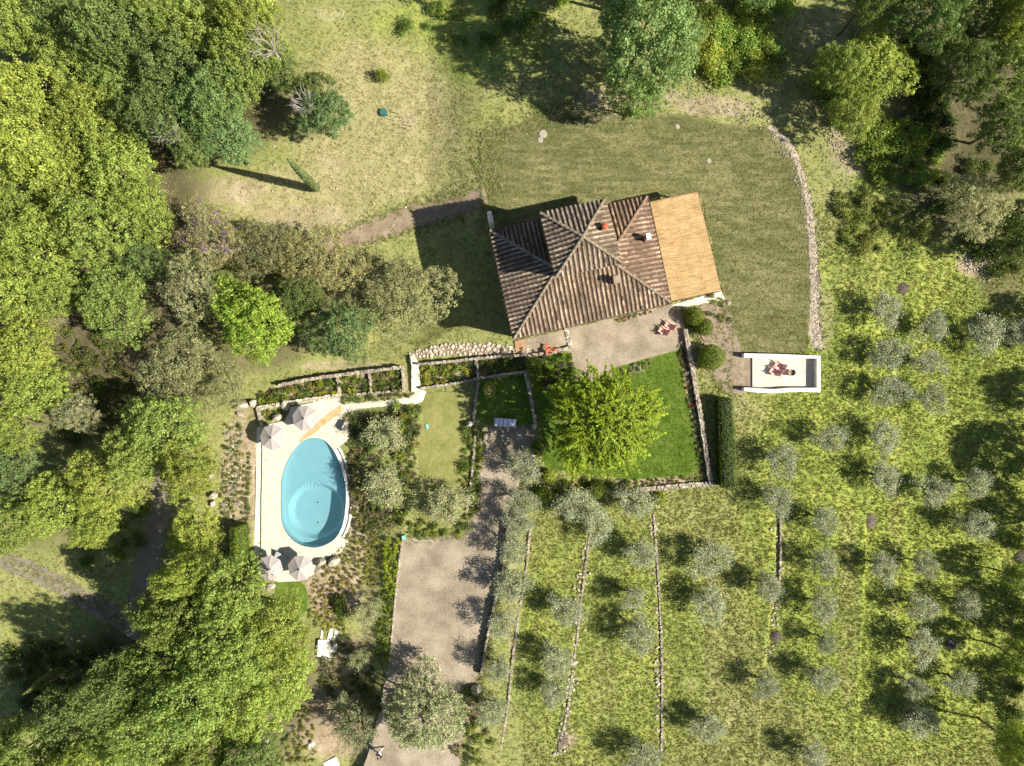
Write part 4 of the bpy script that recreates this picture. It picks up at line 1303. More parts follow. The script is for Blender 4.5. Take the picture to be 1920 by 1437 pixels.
TREES = [
 # crown px x, y, radius px, height m, colour, kind, label
 (25, 35, 80, 11, C_Y, 'b', 'yellow-green woodland tree in the very top left corner'),
 (120, 20, 60, 10, C_G, 'b', 'mid green woodland tree on the top edge near the left corner'),
 (135, 120, 70, 11, C_YG, 'b', 'bright leafy tree just inside the top left corner trees'),
 (40, 180, 85, 11, C_Y, 'b', 'large yellow-green tree on the left edge, second from the top'),
 (215, 60, 75, 11, C_G, 'b', 'pale mid green tree on the top edge left of the darker oak clump'),
 (300, 25, 60, 10, C_YG, 'b', 'small light green tree on the top edge above the dark green grove'),
 (385, 55, 80, 11, C_YG, 'b', 'light green tree on the top edge beside the bare grey branches'),
 (470, 40, 75, 10, C_Y, 'b', 'yellow-green tree on the top edge at the meadow corner'),
 (455, 130, 75, 10, C_YG, 'b', 'light green tree holding bare grey branches near the upper meadow'),
 (520, 130, 45, 8, C_G, 'b', 'narrow green tree on the woodland rim beside the upper meadow'),
 (335, 140, 80, 11, C_G, 'b', 'deep green tree in the middle of the upper left woodland'),
 (395, 195, 75, 10, C_G, 'b', 'deep green tree with a rounded crown south-west of the bare branches'),
 (300, 225, 65, 10, C_G, 'b', 'dark green tree above the wooden pallet'),
 (425, 255, 62, 9, C_B, 'b', 'blue-green tree at the edge of the meadow north of the cypress shadow'),
 (360, 280, 45, 8, C_G, 'b', 'small green tree between the pallet and the cypress shadow'),
 (225, 160, 70, 11, C_YG, 'b', 'tall yellow-green tree between the top left trees and the dark grove'),
 (165, 240, 80, 11, C_Y, 'b', 'bright yellow-green tree with lit lobes left of the dark grove'),
 (60, 285, 80, 11, C_Y, 'b', 'yellow-green tree on the left edge, third from the top'),
 (225, 320, 75, 11, C_Y, 'b', 'yellow-green tree immediately left of the wooden pallet'),
 (125, 340, 75, 11, C_Y, 'b', 'large lit tree in the heart of the left woodland'),
 (30, 385, 75, 11, C_Y, 'b', 'yellow-green tree on the left edge, fourth from the top'),
 (275, 395, 62, 10, C_Y, 'b', 'yellow-green tree south of the wooden pallet'),
 (180, 430, 80, 11, C_YG, 'b', 'broad lit tree west of the purple flowering tree'),
 (80, 460, 75, 11, C_Y, 'b', 'round yellow-green tree near the left edge above the woodland clearing'),
 (20, 530, 75, 11, C_Y, 'b', 'yellow-green tree on the left edge level with the house'),
 (110, 545, 60, 10, C_Y, 'b', 'light yellow tree on the north-west side of the woodland clearing'),
 (215, 565, 78, 10, C_YG, 'b', 'bright green tree directly north of the woodland clearing'),
 (270, 480, 55, 9, C_G, 'b', 'mid green tree between the lit trees and the purple flowering tree'),
 (90, 600, 38, 8, C_K, 'o', 'small khaki tree wedged between the lit trees of the left edge'),
 (395, 440, 62, 7, C_K, 'o', 'pale khaki tree dotted with purple blossom north of the dark oaks'),
 (490, 465, 65, 6.5, C_S, 'o', 'dull olive-brown oak right of the purple blossom tree'),
 (600, 490, 75, 7, C_S, 'o', 'olive-brown oak south of the dirt track'),
 (770, 560, 88, 8, C_S, 'o', 'large olive-brown oak standing beside the shadow of the house'),
 (365, 545, 62, 8, C_K, 'o', 'greyish tree between the clearing and the bright green round tree'),
 (480, 605, 82, 9, (0.26, 0.37, 0.06), 'b', 'fresh bright green round tree north of the pool garden'),
 (425, 555, 45, 8, C_YG, 'b', 'small bright green tree leaning on the grey tree'),
 (640, 625, 68, 7, C_B, 'b', 'blue-green tree just west of the cobbled path'),
 (560, 560, 50, 7, C_D, 'b', 'dark green shaded tree between the two oaks'),
 (345, 680, 88, 8, C_S, 'o', 'wide grey-green tree left of the pool garden beds'),
 (420, 725, 50, 7, C_S, 'o', 'smaller grey-green tree beside the boulders of the pool'),
 (45, 655, 72, 10, C_Y, 'b', 'yellow-green tree on the left edge west of the clearing'),
 (70, 730, 65, 10, C_Y, 'b', 'bright tree on the south-west rim of the woodland clearing'),
 (10, 800, 55, 10, C_Y, 'b', 'yellow-green tree cut by the left edge south of the clearing'),
 (145, 775, 42, 7, C_K, 'b', 'small khaki-green tree standing alone in the woodland clearing'),
 (310, 800, 78, 9, C_YG, 'b', 'green tree directly west of the pool'),
 (355, 880, 62, 8, C_Y, 'b', 'yellow-green tree west of the stone rubble border'),
 (250, 860, 58, 9, C_YG, 'b', 'green tree west of the tree beside the pool'),
 (195, 905, 68, 9, C_Y, 'b', 'yellow-green tree north of the shaded side track'),
 (25, 880, 55, 10, C_B, 'b', 'blue-green tree on the left edge north of the driveway'),
 (100, 950, 70, 10, C_Y, 'b', 'wide yellow-green tree over the north side of the driveway'),
 (20, 985, 60, 10, C_YG, 'b', 'green tree at the left edge touching the driveway'),
 (180, 985, 50, 9, C_Y, 'b', 'small yellow-green tree beside the bend of the driveway'),
 (368, 1008, 62, 8, C_Y, 'b', 'luminous yellow-green tree west of the clipped hedge'),
 (350, 1075, 50, 12, C_Y, 'b', 'yellow-green tree overhanging the dark side track'),
 (430, 1120, 78, 12, C_YG, 'b', 'green tree below the clipped hedge'),
 (330, 1150, 72, 14, C_YG, 'b', 'green tree where the driveway disappears under the crowns'),
 (520, 1175, 75, 9, C_Y, 'b', 'yellow-green tree beside the small round lawn'),
 (420, 1215, 85, 13, C_YG, 'b', 'large green tree in the middle of the lower left wood'),
 (525, 1260, 72, 9, C_Y, 'b', 'bright tree left of the white garden steps'),
 (300, 1245, 72, 14.5, C_YG, 'b', 'green tree on the west side of the lower left wood'),
 (215, 1290, 62, 13, C_G, 'b', 'deep green tree near the slanting pale cypress'),
 (360, 1310, 85, 13, C_YG, 'b', 'tall green tree in the lower left wood above the bottom edge'),
 (470, 1330, 70, 10, C_Y, 'b', 'yellow-green tree left of the grey garden bench'),
 (265, 1370, 78, 11, C_YG, 'b', 'green tree on the bottom edge left of the centre of the wood'),
 (150, 1345, 75, 12, C_G, 'b', 'mid green tree near the bottom left corner'),
 (55, 1400, 75, 11, C_YG, 'b', 'green tree in the very bottom left corner'),
 (160, 1430, 60, 11, C_Y, 'b', 'yellow-green tree on the bottom edge near the left corner'),
 (365, 1420, 70, 11, C_Y, 'b', 'yellow-green tree on the bottom edge below the tall green tree'),
 (470, 1425, 60, 9, C_G, 'b', 'mid green tree on the bottom edge below the grey bench'),
 (590, 170, 42, 6, C_G, 'b', 'green bushy tree on the meadow rim with bare twigs'),
 (610, 215, 50, 6, C_B, 'b', 'round blue-green tree standing forward into the meadow'),
 (1205, 55, 112, 13.5, (0.245, 0.35, 0.12), 't', 'very tall blue-green tree on the top edge above the house'),
 (1265, 105, 62, 13, (0.245, 0.35, 0.12), 't', 'right hand stem of the tall blue-green tree pair above the house'),
 (1190, 180, 56, 9, (0.23, 0.33, 0.09), 't', 'drooping green tree at the north edge of the mown lawn'),
 (1150, -70, 80, 14, (0.2, 0.30, 0.08), 't', 'green tree cut by the top edge left of the tall blue-green tree'),
 (1640, 120, 78, 9, C_Y, 'b', 'bright yellow-green tree standing alone in the upper right'),
 (1575, 130, 52, 8, C_YG, 'b', 'green tree on the left flank of the bright upper right tree'),
 (1605, 205, 52, 7, C_Y, 'b', 'lower yellow-green tree south of the bright upper right tree'),
 (1735, 30, 75, 11, C_G, 'b', 'dark green tree on the top edge left of the right woodland'),
 (1640, -5, 55, 11, C_G, 'b', 'dark tree cut by the top edge above the bright upper right tree'),
 (1850, 50, 80, 11, C_YG, 'b', 'yellow-green tree in the top right corner woodland'),
 (1915, 20, 60, 12, C_Y, 'b', 'sunlit tree in the very top right corner'),
 (1890, 135, 70, 11, C_YG, 'b', 'lit green tree on the right edge, second from the top'),
 (1800, 130, 58, 9, C_D, 'b', 'dark shaded tree in the right woodland'),
 (1885, 235, 60, 10, C_G, 'b', 'green tree on the right edge above the dark gully'),
 (1915, 320, 50, 9, C_D, 'b', 'dark tree on the right edge beside the khaki tree'),
 (1825, 385, 72, 7, C_K, 'o', 'khaki-brown round tree right of the meadow slope'),
 (1905, 450, 45, 8, C_D, 'b', 'dark green tree on the right edge below the khaki tree'),
 (1912, 1085, 36, 6, C_YG, 'b', 'green bushy tree on the right edge, upper of the three by the grove'),
 (1910, 1235, 38, 7, C_YG, 'b', 'green bushy tree on the right edge, middle of the three by the grove'),
 (1908, 1400, 48, 8, C_Y, 'b', 'yellow-green bushy tree in the very bottom right corner'),
]
OFF = [(2060, 890, 70, 9), (2050, 1010, 60, 8), (2080, 620, 60, 8), (2030, 1190, 60, 8), (2010, 1330, 55, 7), (2085, 760, 55, 8), (1420, -70, 70, 9), (1300, -75, 70, 10), (2060, 430, 60, 8), (940, -85, 60, 9)]
trng = random.Random(4)
def place_tree(px, py, rpx, h, col, kind, label, group):
    zc = h * 0.62
    q = P(px, py, 0)
    for _ in range(3):
        q = P(px, py, g(q.x, q.y) + zc)
    zg = g(q.x, q.y)
    R = rpx * (CAM_H - zg - zc) / FPX
    name = {'b': 'broadleaf_tree', 't': 'tall_tree', 'o': 'oak_tree'}[kind]
    t = thing(name, label, 'tree', (q.x, q.y, zg - 0.05), 0, group)
    lib = {'b': BROAD, 't': TALLC, 'o': OAK}[kind]
    k = trng.randrange(len(lib)); rz = trng.uniform(0, 6.28)
    H0 = 11.0 if kind == 't' else 9.0
    c = link('crown', lib[k], t, None, rz)
    s = R / 4.5
    c.scale = (s, s * trng.uniform(0.9, 1.1), h / H0)
    j = trng.uniform(0.78, 1.14); yw = trng.uniform(-.06, .05)
    c.color = (col[0] * j * (1 + yw), col[1] * j, col[2] * j * (1 - yw), 1)
    b = link('trunk', TRUNKS[k % 3], t, None, rz)
    b.scale = (s, s, h / 9.0)
    return t
for px, py, r, h, col, kind, label in TREES:
    place_tree(px, py, r * 0.95, h * (1 + 0.2 * math.sin(px * 12.9 + py * 7.1)), col, kind, label, 'woodland trees')
for i, (px, py, r, h) in enumerate(OFF):
    side = 'top' if py < 0 else 'right'
    rank = sorted([q for q in OFF if (q[1] < 0) == (py < 0)], key=lambda q: q[0] if py < 0 else q[1]).index((px, py, r, h))
    place_tree(px, py, r, h, C_G, 'b', '%s tree beyond the %s edge, seen only by its shadow' % (['first', 'second', 'third', 'fourth', 'fifth', 'sixth', 'seventh', 'eighth', 'ninth', 'tenth'][rank], side), 'trees outside the picture')

# purple blossom on the khaki tree
_bt = next(o for o in bpy.data.objects if o.get('label', '').startswith('pale khaki tree dotted'))
_bl = link('blossom', crown_broad(171, nl=46, lr=(0.06, 0.13), dens=26, leaf=0.2), _bt, None, 1.0)
_bl.scale = tuple(s * 1.03 for s in [c for c in _bt.children if c.name.startswith('crown')][0].scale)
_bl.color = (0.30, 0.14, 0.36, 1)
# lime tree on the lawn: arching leafy sprays
def lime_tree():
    rs = np.random.RandomState(9)
    R, H = 5.75, 11.0
    P_, N_, A_, T_ = [], [], [], []
    tips = []
    for i in range(560):
        az = rs.uniform(0, 6.283); th = math.acos(rs.uniform(-0.12, 1.0))
        rim = 1 + 0.07 * math.sin(3 * az + 1) + 0.06 * math.sin(5 * az) + 0.04 * rs.normal()
        fr = rs.uniform(0.78, 1.02) if rs.rand() > .25 else rs.uniform(.5, .8)
        e = np.array([math.sin(th) * math.cos(az) * R * rim * fr, math.sin(th) * math.sin(az) * R * rim * fr, 6.6 + math.cos(th) * 4.6 * fr])
        out = unit(np.array([math.cos(az) * (0.35 + math.sin(th)), math.sin(az) * (0.35 + math.sin(th)), 0.25 + 0.5 * math.cos(th)]) + rs.normal(size=3) * 0.36)
        L = rs.uniform(1.0, 2.5)
        k = int(34 * L)
        t = rs.uniform(0, 1, (k, 1))
        base = e - out * L
        droop = np.array([0, 0, -0.35]) * (t ** 2) * L
        side = np.cross(out, [0, 0, 1.0]); side = side / (np.linalg.norm(side) + 1e-6)
        sg = rs.choice([-1, 1], (k, 1))
        pos = base + out * t * L + droop + side * sg * rs.uniform(0.02, 0.16, (k, 1)) * (1.15 - t) + rs.normal(size=(k, 3)) * .04
        P_.append(pos)
        N_.append(unit(np.array([0, 0, 1.0]) + out * 0.35 + rs.normal(size=(k, 3)) * .4))
        A_.append(unit(out + side * sg * 0.8 + np.array([0, 0, -.2])))
        T_.append(leaf_tint(k, rs, 0.22, 0.1) * rs.uniform(.8, 1.2) * (0.85 + 0.3 * t))
        if i % 8 == 0: tips.append(base)
    pos = np.concatenate(P_)
    V = leaf_quads(pos, np.concatenate(N_), rs.uniform(0.15, 0.34, len(pos)), 0.40, rs, np.concatenate(A_) * 3)
    me = quads_mesh('crown', V, np.concatenate(T_), M['leaf'])
    z = 7.4
    q = P(1131, 792, z)
    t = thing('lime_tree', 'big lime-green tree with arching sprays in the middle of the garden lawn', 'tree', (q.x, q.y, -0.02))
    c = link('crown', me, t); c.color = (0.265, 0.345, 0.025, 1)
    mb = MB()
    mb.tube([(0, 0, -.3), (0.1, 0, 1.6), (0, 0.1, 3.4)], [0.36, 0.29, 0.25], 10)
    for tp in tips:
        a = Vector((0, 0.1, 3.3)); e = Vector(tp)
        mb.tube([a, a.lerp(e, .5) + Vector((0, 0, .5)), e], [0.10, 0.06, 0.02], 5)
    mb.build('trunk', M['bark'], t, smooth=True)
lime_tree()

# big willowy olive by the drive
def willow_olive(px, py, label, R=4.0, H=6.0, seed=3, n=430, col=(0.27, 0.285, 0.155)):
    rs = np.random.RandomState(seed)
    P_, N_, A_ = [], [], []
    for i in range(n):
        az = rs.uniform(0, 6.283); fr = math.sqrt(rs.rand()) * (1 + 0.16 * math.sin(3 * az + seed) + 0.1 * math.sin(5 * az))
        b = np.array([math.cos(az) * R * .82 * fr, math.sin(az) * R * .82 * fr, H * (0.93 - 0.45 * fr ** 2) + rs.normal() * .45])
        out = unit(np.array([math.cos(az) * .7, math.sin(az) * .7, 0.5]) + rs.normal(size=3) * .3)
        L = rs.uniform(.6, 1.3); k = int(34 * L)
        t = rs.uniform(0, 1, (k, 1))
        P_.append(b + out * t * L + rs.normal(size=(k, 3)) * .1)
        N_.append(unit(rs.normal(size=(k, 3)) + np.array([0, 0, .7]))); A_.append(np.repeat(out[None], k, 0) * 2)
    pos = np.concatenate(P_)
    V = leaf_quads(pos, np.concatenate(N_), rs.uniform(.15, .3, len(pos)), .3, rs, np.concatenate(A_))
    z = H * .65
    q = P(px, py, LOT_Z + z)
    t = thing('olive_tree', label, 'olive tree', (q.x, q.y, g(q.x, q.y) - .03))
    c = link('crown', quads_mesh('crown', V, leaf_tint(len(pos), rs, .28, .07), M['olive_leaf']), t); c.color = (*col, 1)
    link('trunk', limbs(seed, R, H, 7, .2, mat='olive_bark', curl=.4)[0], t)
willow_olive(795, 1335, 'large willowy silver olive tree overhanging the bottom end of the gravel lot', 4.2, 6.0, 3, 760, (0.40, 0.43, 0.22))
willow_olive(665, 1365, 'grey-green feathery tree left of the walking person', 2.0, 3.6, 5, 150, (0.2, 0.22, 0.10))

# cypresses
def cypress(px, py, h, r, label, col):
    rs = np.random.RandomState(int(px))
    n = 6500
    t = rs.uniform(0, 1, (n, 1)); az = rs.uniform(0, 6.283, (n, 1))
    rad = r * np.interp(t, [0, 0.08, 0.35, 0.75, 1], [0.5, .9, 1, .62, .05]) * rs.uniform(.55, 1.05, (n, 1))
    pos = np.concatenate([np.cos(az) * rad, np.sin(az) * rad, 0.2 + t * (h - .2)], 1)
    nr = unit(np.concatenate([np.cos(az), np.sin(az), np.full((n, 1), .3)], 1) + rs.normal(size=(n, 3)) * .4)
    V = leaf_quads(pos, nr, rs.uniform(.12, .26, n), .4, rs, np.repeat(np.array([[0, 0, 3.0]]), n, 0))
    q = PG(px, py)
    o = thing('cypress_tree', label, 'cypress', q)
    c = link('crown', quads_mesh('crown', V, leaf_tint(n, rs, .25), M['leaf']), o); c.color = (*col, 1)
    mb = MB(); mb.tube([(0, 0, -.3), (0, 0, h * .9)], [.14, .03], 7); mb.build('trunk', M['bark'], o)
cypress(597, 357, 10.5, 0.45, 'slender cypress on the upper meadow throwing a long pointed shadow', (0.19, 0.23, 0.09))
cypress(122, 1252, 6.5, 0.5, 'pale slender cypress slanting out of the lower left shade', (0.26, 0.28, 0.09))

# ------------------------------------------------------------------ olive grove
OL = [olive_pair(700 + i, leaves=4000 + 200 * i) for i in range(6)]
COLS = [955, 1065, 1195, 1330, 1448, 1546, 1660, 1736, 1828, 1911]
ORD = ['first', 'second', 'third', 'fourth', 'fifth', 'sixth', 'seventh', 'eighth', 'ninth', 'tenth']
def olives():
    rng = random.Random(8)
    by = {}
    for q in OLIVES:
        k = min(range(len(COLS)), key=lambda i: abs(COLS[i] - q[0]))
        by.setdefault(k, []).append(q)
    for k in by:
        for n, (px, py, r) in enumerate(sorted(by[k], key=lambda q: q[1])):
            H = 3.2 + r * 0.018
            p = PG(px, py)
            p = P(px, py, p.z + H * .58)
            zg = g(p.x, p.y)
            R = r / PPM * (0.78 if k == 0 else 0.90)
            where = 'along the edge of the gravel lot' if k == 0 else 'in the %s grove row right of the lot' % ORD[k]
            t = thing('olive_tree', '%s silvery olive from the top %s' % (ORD[n], where), 'olive tree', (p.x, p.y, zg - .03), rng.uniform(0, 6.28), 'olive grove')
            v = rng.randrange(6)
            s = R / 1.6
            j = rng.uniform(.9, 1.12)
            c = link('crown', OL[v][1], t); c.scale = (s, s, H / 4.2); c.color = (0.335 * j, 0.36 * j, 0.215 * j, 1)
            b = link('trunk', OL[v][0], t); b.scale = (s, s, H / 4.2)
olives()
for i, (px, py, r, lab) in enumerate(((723, 814, 40, 'silver olive tree in the planting east of the pool, north one'), (722, 915, 44, 'silver olive tree in the planting east of the pool, south one'),
        (838, 950, 46, 'wide silver olive tree at the top left corner of the gravel lot'), (675, 1234, 24, 'small silver olive tree beside the white garden steps'),
        (690, 1150, 30, 'thin olive tree on bare soil south of the pool'), (640, 1320, 22, 'tiny feathery olive on the brown soil by the steps'))):
    H = 2.6 + r * .028
    p = PG(px, py); p = P(px, py, p.z + H * .6)
    t = thing('olive_tree', lab, 'olive tree', (p.x, p.y, g(p.x, p.y) - .03), i * 1.3, 'garden olives')
    s = r / PPM * 0.88 / 1.6
    c = link('crown', OL[(i + 2) % 6][1], t); c.scale = (s, s, H / 4.2); c.color = (0.37, 0.385, 0.19, 1)
    b = link('trunk', OL[(i + 2) % 6][0], t); b.scale = (s, s, H / 4.2)

# bare grey branches
for i, (px, py, z, R, lab) in enumerate(((505, 85, 8.2, 2.6, 'bare grey-white branches sticking out of a light green tree'), (570, 195, 4.5, 1.8, 'bare whitish twigs on the round meadow-rim tree'), (318, 250, 7.0, 2.0, 'bare grey twigs poking out above the wooden pallet'))):
    tm, _ = limbs(900 + i, R, 3.4, 16, .04, mat='dead_bark', curl=.3, sub=5, trunk_h=.1, top=1.0)
    q = P(px, py, z)
    zg = g(q.x, q.y)
    t = thing('bare_tree', lab, 'bare tree', (q.x, q.y, zg))
    l2 = link('branches', tm, t, (0, 0, z - 1.5 - zg))
    mb = MB(); mb.tube([(0, 0, -.3), (0.05, 0, z - 1.2 - zg)], [.13, .09], 6); mb.build('trunk', M['dead_bark'], t)
# ------------------------------------------------------------------ clipped hedges and balls
def hedge(px, py, lx, ly, h, col, label, ang=0.0, seed=1, leaf=0.13, n=9000, zoff=0.0):
    q = PG(px, py)
    q = P(px, py, q.z + h)
    zg = g(q.x, q.y)
    t = thing('hedge', label, 'hedge', (q.x, q.y, zg), ang)
    f = link('foliage', ball_mesh(seed, lx / 2, ly / 2, h / 2, n, leaf, box=.93, jit=.06), t); f.color = (*col, 1)
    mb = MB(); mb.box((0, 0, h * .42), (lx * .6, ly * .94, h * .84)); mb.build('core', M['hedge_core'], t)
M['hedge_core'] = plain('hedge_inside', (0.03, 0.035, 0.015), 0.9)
hedge(1366, 832, 1.65, 9.3, 1.9, (0.10, 0.155, 0.035), 'long dark clipped hedge east of the bright green lawn', math.radians(2), 1, .14, 11000)
hedge(441, 1040, 1.25, 5.6, 2.6, (0.20, 0.28, 0.03), 'tall light green clipped hedge west of the pool deck', 0, 2, .11, 9000)
def topiary(px, py, rpx, h, col, label, squash=1.0, seed=1, stem=False, leaf=.11, zlift=0.0):
    q = PG(px, py); z0 = q.z + h * .55
    q = P(px, py, z0); zg = g(q.x, q.y)
    R = rpx * (CAM_H - z0) / FPX
    t = thing('topiary_ball', label, 'topiary', (q.x, q.y, zg), 0, 'clipped garden balls')
    n = int(2600 * (R / 1.0) ** 2 + 600)
    f = link('foliage', ball_mesh(seed, R, R * squash, h / 2 * .98, n, leaf, zc=h / 2, jit=.08), t); f.color = (*col, 1)
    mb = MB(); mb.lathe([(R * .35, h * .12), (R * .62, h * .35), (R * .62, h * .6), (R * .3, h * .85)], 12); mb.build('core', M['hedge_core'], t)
    s = MB(); s.tube([(0, 0, -.2), (0, 0, h * .4)], [.07, .06], 7); s.build('stem', M['bark'], t)
TG = (0.19, 0.245, 0.03)
topiary(1304, 594, 18, 2.0, TG, 'clipped round bush by the corner of the stone terrace, left of a pair', 1, 11)
topiary(1321, 613, 17, 1.8, (0.16, 0.21, 0.03), 'clipped round bush touching its twin, right and lower one', 1, 12)
topiary(1334, 670, 25, 2.3, (0.18, 0.24, 0.025), 'large clipped round bush on brown gravel beside the white belvedere', 1, 13)
topiary(1000, 686, 16, 2.4, (0.13, 0.21, 0.018), 'smooth bright green clipped ball at the end of the planted beds', 1.1, 14, leaf=.08)
topiary(918, 731, 12.5, 3.2, (0.36, 0.38, 0.12), 'pale clipped bush on the shaded lawn catching the sun', 1.25, 15, leaf=.09)
topiary(1018, 929, 16, 1.5, (0.14, 0.20, 0.02), 'dark clipped ball below the shade of the lime tree, south-west side', 1, 16)
topiary(1012, 840, 17, 1.6, (0.11, 0.17, 0.02), 'dark clipped ball at the foot of the stone steps', 1, 17)
topiary(1235, 935, 13, 1.4, (0.26, 0.32, 0.03), 'small bright clipped ball south of the lawn wall', 1, 18)
topiary(1118, 920, 16, 1.7, (0.17, 0.23, 0.03), 'round leafy bush directly south of the lime tree', 1, 19)
topiary(1028, 893, 13, 1.3, (0.30, 0.35, 0.04), 'small yellowish ball right of the first olive', 1, 20)

# ------------------------------------------------------------------ shrubs in the beds
SH_S = [shrub_mesh(10 + i, .5, .55, 300) for i in range(5)]
SH_M = [shrub_mesh(30 + i, 1.0, 1.0, 1000, .17, lumps=12) for i in range(4)]
SH_L = [shrub_mesh(50 + i, 2.0, 2.0, 3300, .23, lumps=22) for i in range(3)]
SPIKY = [shrub_mesh(60 + i, .45, .5, 240, .26, .12, lumps=2, up=1.2) for i in range(2)]
def shrub(px, py, rpx, col, label, group, rng, lib=None, h=None, name='shrub', cat='shrub'):
    q = PG(px, py)
    R = rpx / PPM
    if lib is None:
        lib, r0 = (SH_S, .5) if R < .72 else (SH_M, 1.0) if R < 1.5 else (SH_L, 2.0)
    else:
        lib, r0 = lib
    o = link(name, rng.choice(lib), None, (q.x, q.y, q.z - .03), rng.uniform(0, 6.28))
    s = R / r0
    o.scale = (s * rng.uniform(.9, 1.1), s * rng.uniform(.9, 1.1), s * (h or 1) * rng.uniform(.85, 1.2))
    j = rng.uniform(.78, 1.22); w = rng.uniform(-.12, .12)
    o.color = (col[0] * j * (1 + w), col[1] * j, col[2] * j, 1)
    return tag(o, label, cat, group)
def polyin(px, py, poly):
    return bool(inpoly(np.array([float(px)]), np.array([float(py)]), poly)[0])
ORDS = ['first', 'second', 'third', 'fourth', 'fifth', 'sixth', 'seventh', 'eighth', 'ninth', 'tenth', 'eleventh', 'twelfth', 'thirteenth', 'fourteenth', 'fifteenth', 'sixteenth', 'seventeenth', 'eighteenth', 'nineteenth', 'twentieth'] + ['twenty-' + w for w in ('first', 'second', 'third', 'fourth', 'fifth', 'sixth', 'seventh', 'eighth', 'ninth')] + ['thirtieth'] + ['thirty-' + w for w in ('first', 'second', 'third', 'fourth', 'fifth')]
def fill(poly, n, r, cols, label, group, seed, gap=.8, stuff=False, name='shrub', **kw):
    """plants spread over a bed; with stuff=True they become one joined planting"""
    rng = random.Random(seed)
    xs = [p[0] for p in poly]; ys = [p[1] for p in poly]
    got = []
    for _ in range(n * 40):
        if len(got) >= n: break
        x = rng.uniform(min(xs), max(xs)); y = rng.uniform(min(ys), max(ys))
        if not polyin(x, y, poly): continue
        rr = rng.uniform(*r)
        if any((x - a) ** 2 + (y - b) ** 2 < (gap * (rr + c)) ** 2 for a, b, c in got): continue
        got.append((x, y, rr))
    got.sort()
    if stuff:
        Vs, Ts = [], []
        for x, y, rr in got:
            R = rr / PPM
            lib, r0 = (SH_S, .5) if R < .72 else (SH_M, 1.0) if R < 1.5 else (SH_L, 2.0)
            me = rng.choice(lib)
            co = np.empty(len(me.vertices) * 3); me.vertices.foreach_get('co', co); co = co.reshape(-1, 4, 3)
            ti = np.empty(len(me.polygons) * 4); me.attributes['tint'].data.foreach_get('color', ti); ti = ti.reshape(-1, 4)[:, :3]
            a = rng.uniform(0, 6.28); s = R / r0
            rot = np.array([[math.cos(a), math.sin(a), 0], [-math.sin(a), math.cos(a), 0], [0, 0, 1]])
            q = PG(x, y)
            Vs.append((co @ rot) * np.array([s, s, s * rng.uniform(.85, 1.2)]) + np.array([q.x, q.y, q.z - .03]))
            c = rng.choice(cols); j = rng.uniform(.78, 1.22)
            Ts.append(ti * np.array(c) * j)
        o = link('planting', quads_mesh('planting', np.concatenate(Vs), np.concatenate(Ts), M['leaf']))
        o.color = (1, 1, 1, 1)
        return tag(o, label, 'plants', None, 'stuff')
    for k, (x, y, rr) in enumerate(got):
        lab = label
        if len(got) <= 35 and len(label.split()) <= 12:
            lab = '%s, %s from the left' % (label, ORDS[k])
        shrub(x, y, rr, rng.choice(cols), lab, group, rng, name=name, **kw)
GR = [(0.15, 0.20, 0.035), (0.22, 0.26, 0.03), (0.10, 0.15, 0.03), (0.30, 0.30, 0.04), (0.17, 0.18, 0.08)]
fill([(790, 688), (890, 679), (893, 706), (835, 718), (795, 724)], 34, (5, 10), GR, 'low shrub in the planted bed right beside the white stairway', 'shrubs of the stairway bed', 1)
fill([(899, 679), (985, 671), (988, 693), (902, 707)], 28, (5, 10), GR, 'low shrub in the planted bed next to the smooth green ball', 'shrubs of the upper bed', 2)
fill([(699, 706), (753, 694), (754, 731), (701, 733)], 18, (5, 10), GR, 'shrub in the bed just west of the stairway wall', 'shrubs of the middle bed', 3)
fill([(640, 710), (691, 707), (694, 733), (642, 738)], 16, (6, 11), GR[:3], 'bushy shrub in the bed above the lavender strip', 'shrubs of the lavender side bed', 4)
fill([(485, 742), (520, 728), (632, 712), (633, 738), (560, 750), (492, 762)], 24, (6, 14), GR[:4], 'leafy shrub in the bed behind the pool deck wall', 'shrubs behind the pool wall', 5)
fill([(494, 772), (535, 766), (530, 784), (496, 790)], 9, (4, 7), GR[:4], 'shrubs in the small bed between parasols and pale wall', 'shrubs of the small deck bed', 6, stuff=True)
for i, (x, y, lab) in enumerate(((648, 750, 'round lavender bush nearest the pool deck'), (672, 748, 'middle one of three round lavender bushes'), (698, 745, 'round lavender bush farthest from the pool deck'))):
    shrub(x, y, 9.5, (0.15, 0.20, 0.07), lab, 'lavender bushes', random.Random(i + 5), name='lavender_bush')
fill([(715, 741), (768, 736), (770, 743), (712, 750)], 9, (3, 5.5), [(0.18, 0.14, 0.07), (0.16, 0.17, 0.05)], 'small brownish shrubs in the strip above the white path', 'shrubs of the path strip', 7, stuff=True)
def row(p0, p1, n, r, col, label, group, seed, cat='shrub', name='shrub', jit=1.5):
    rng = random.Random(seed)
    for k in range(n):
        t = k / (n - 1)
        shrub(p0[0] + (p1[0] - p0[0]) * t + rng.uniform(-jit, jit), p0[1] + (p1[1] - p0[1]) * t + rng.uniform(-jit, jit), rng.uniform(*r), col, '%s, %s from the top' % (label, ORDS[k]), group, rng, name=name, cat=cat)
row((468, 850), (462, 1050), 22, (4.2, 5.6), (0.15, 0.20, 0.05), 'small bush of the clipped row beside the pale deck coping', 'bush row by the deck', 8)
row((460, 875), (452, 1000), 11, (4, 5), (0.17, 0.20, 0.06), 'small green bush of the second row west of the deck', 'second bush row', 9)
fill([(425, 800), (455, 790), (452, 900), (445, 980), (420, 990), (415, 900)], 80, (3, 7), [(0.24, 0.26, 0.05), (0.36, 0.34, 0.20), (0.15, 0.2, 0.04), (0.42, 0.40, 0.30)], 'mixed flowering plants in the rubble border west of the pool', 'rubble border plants', 10, stuff=True)
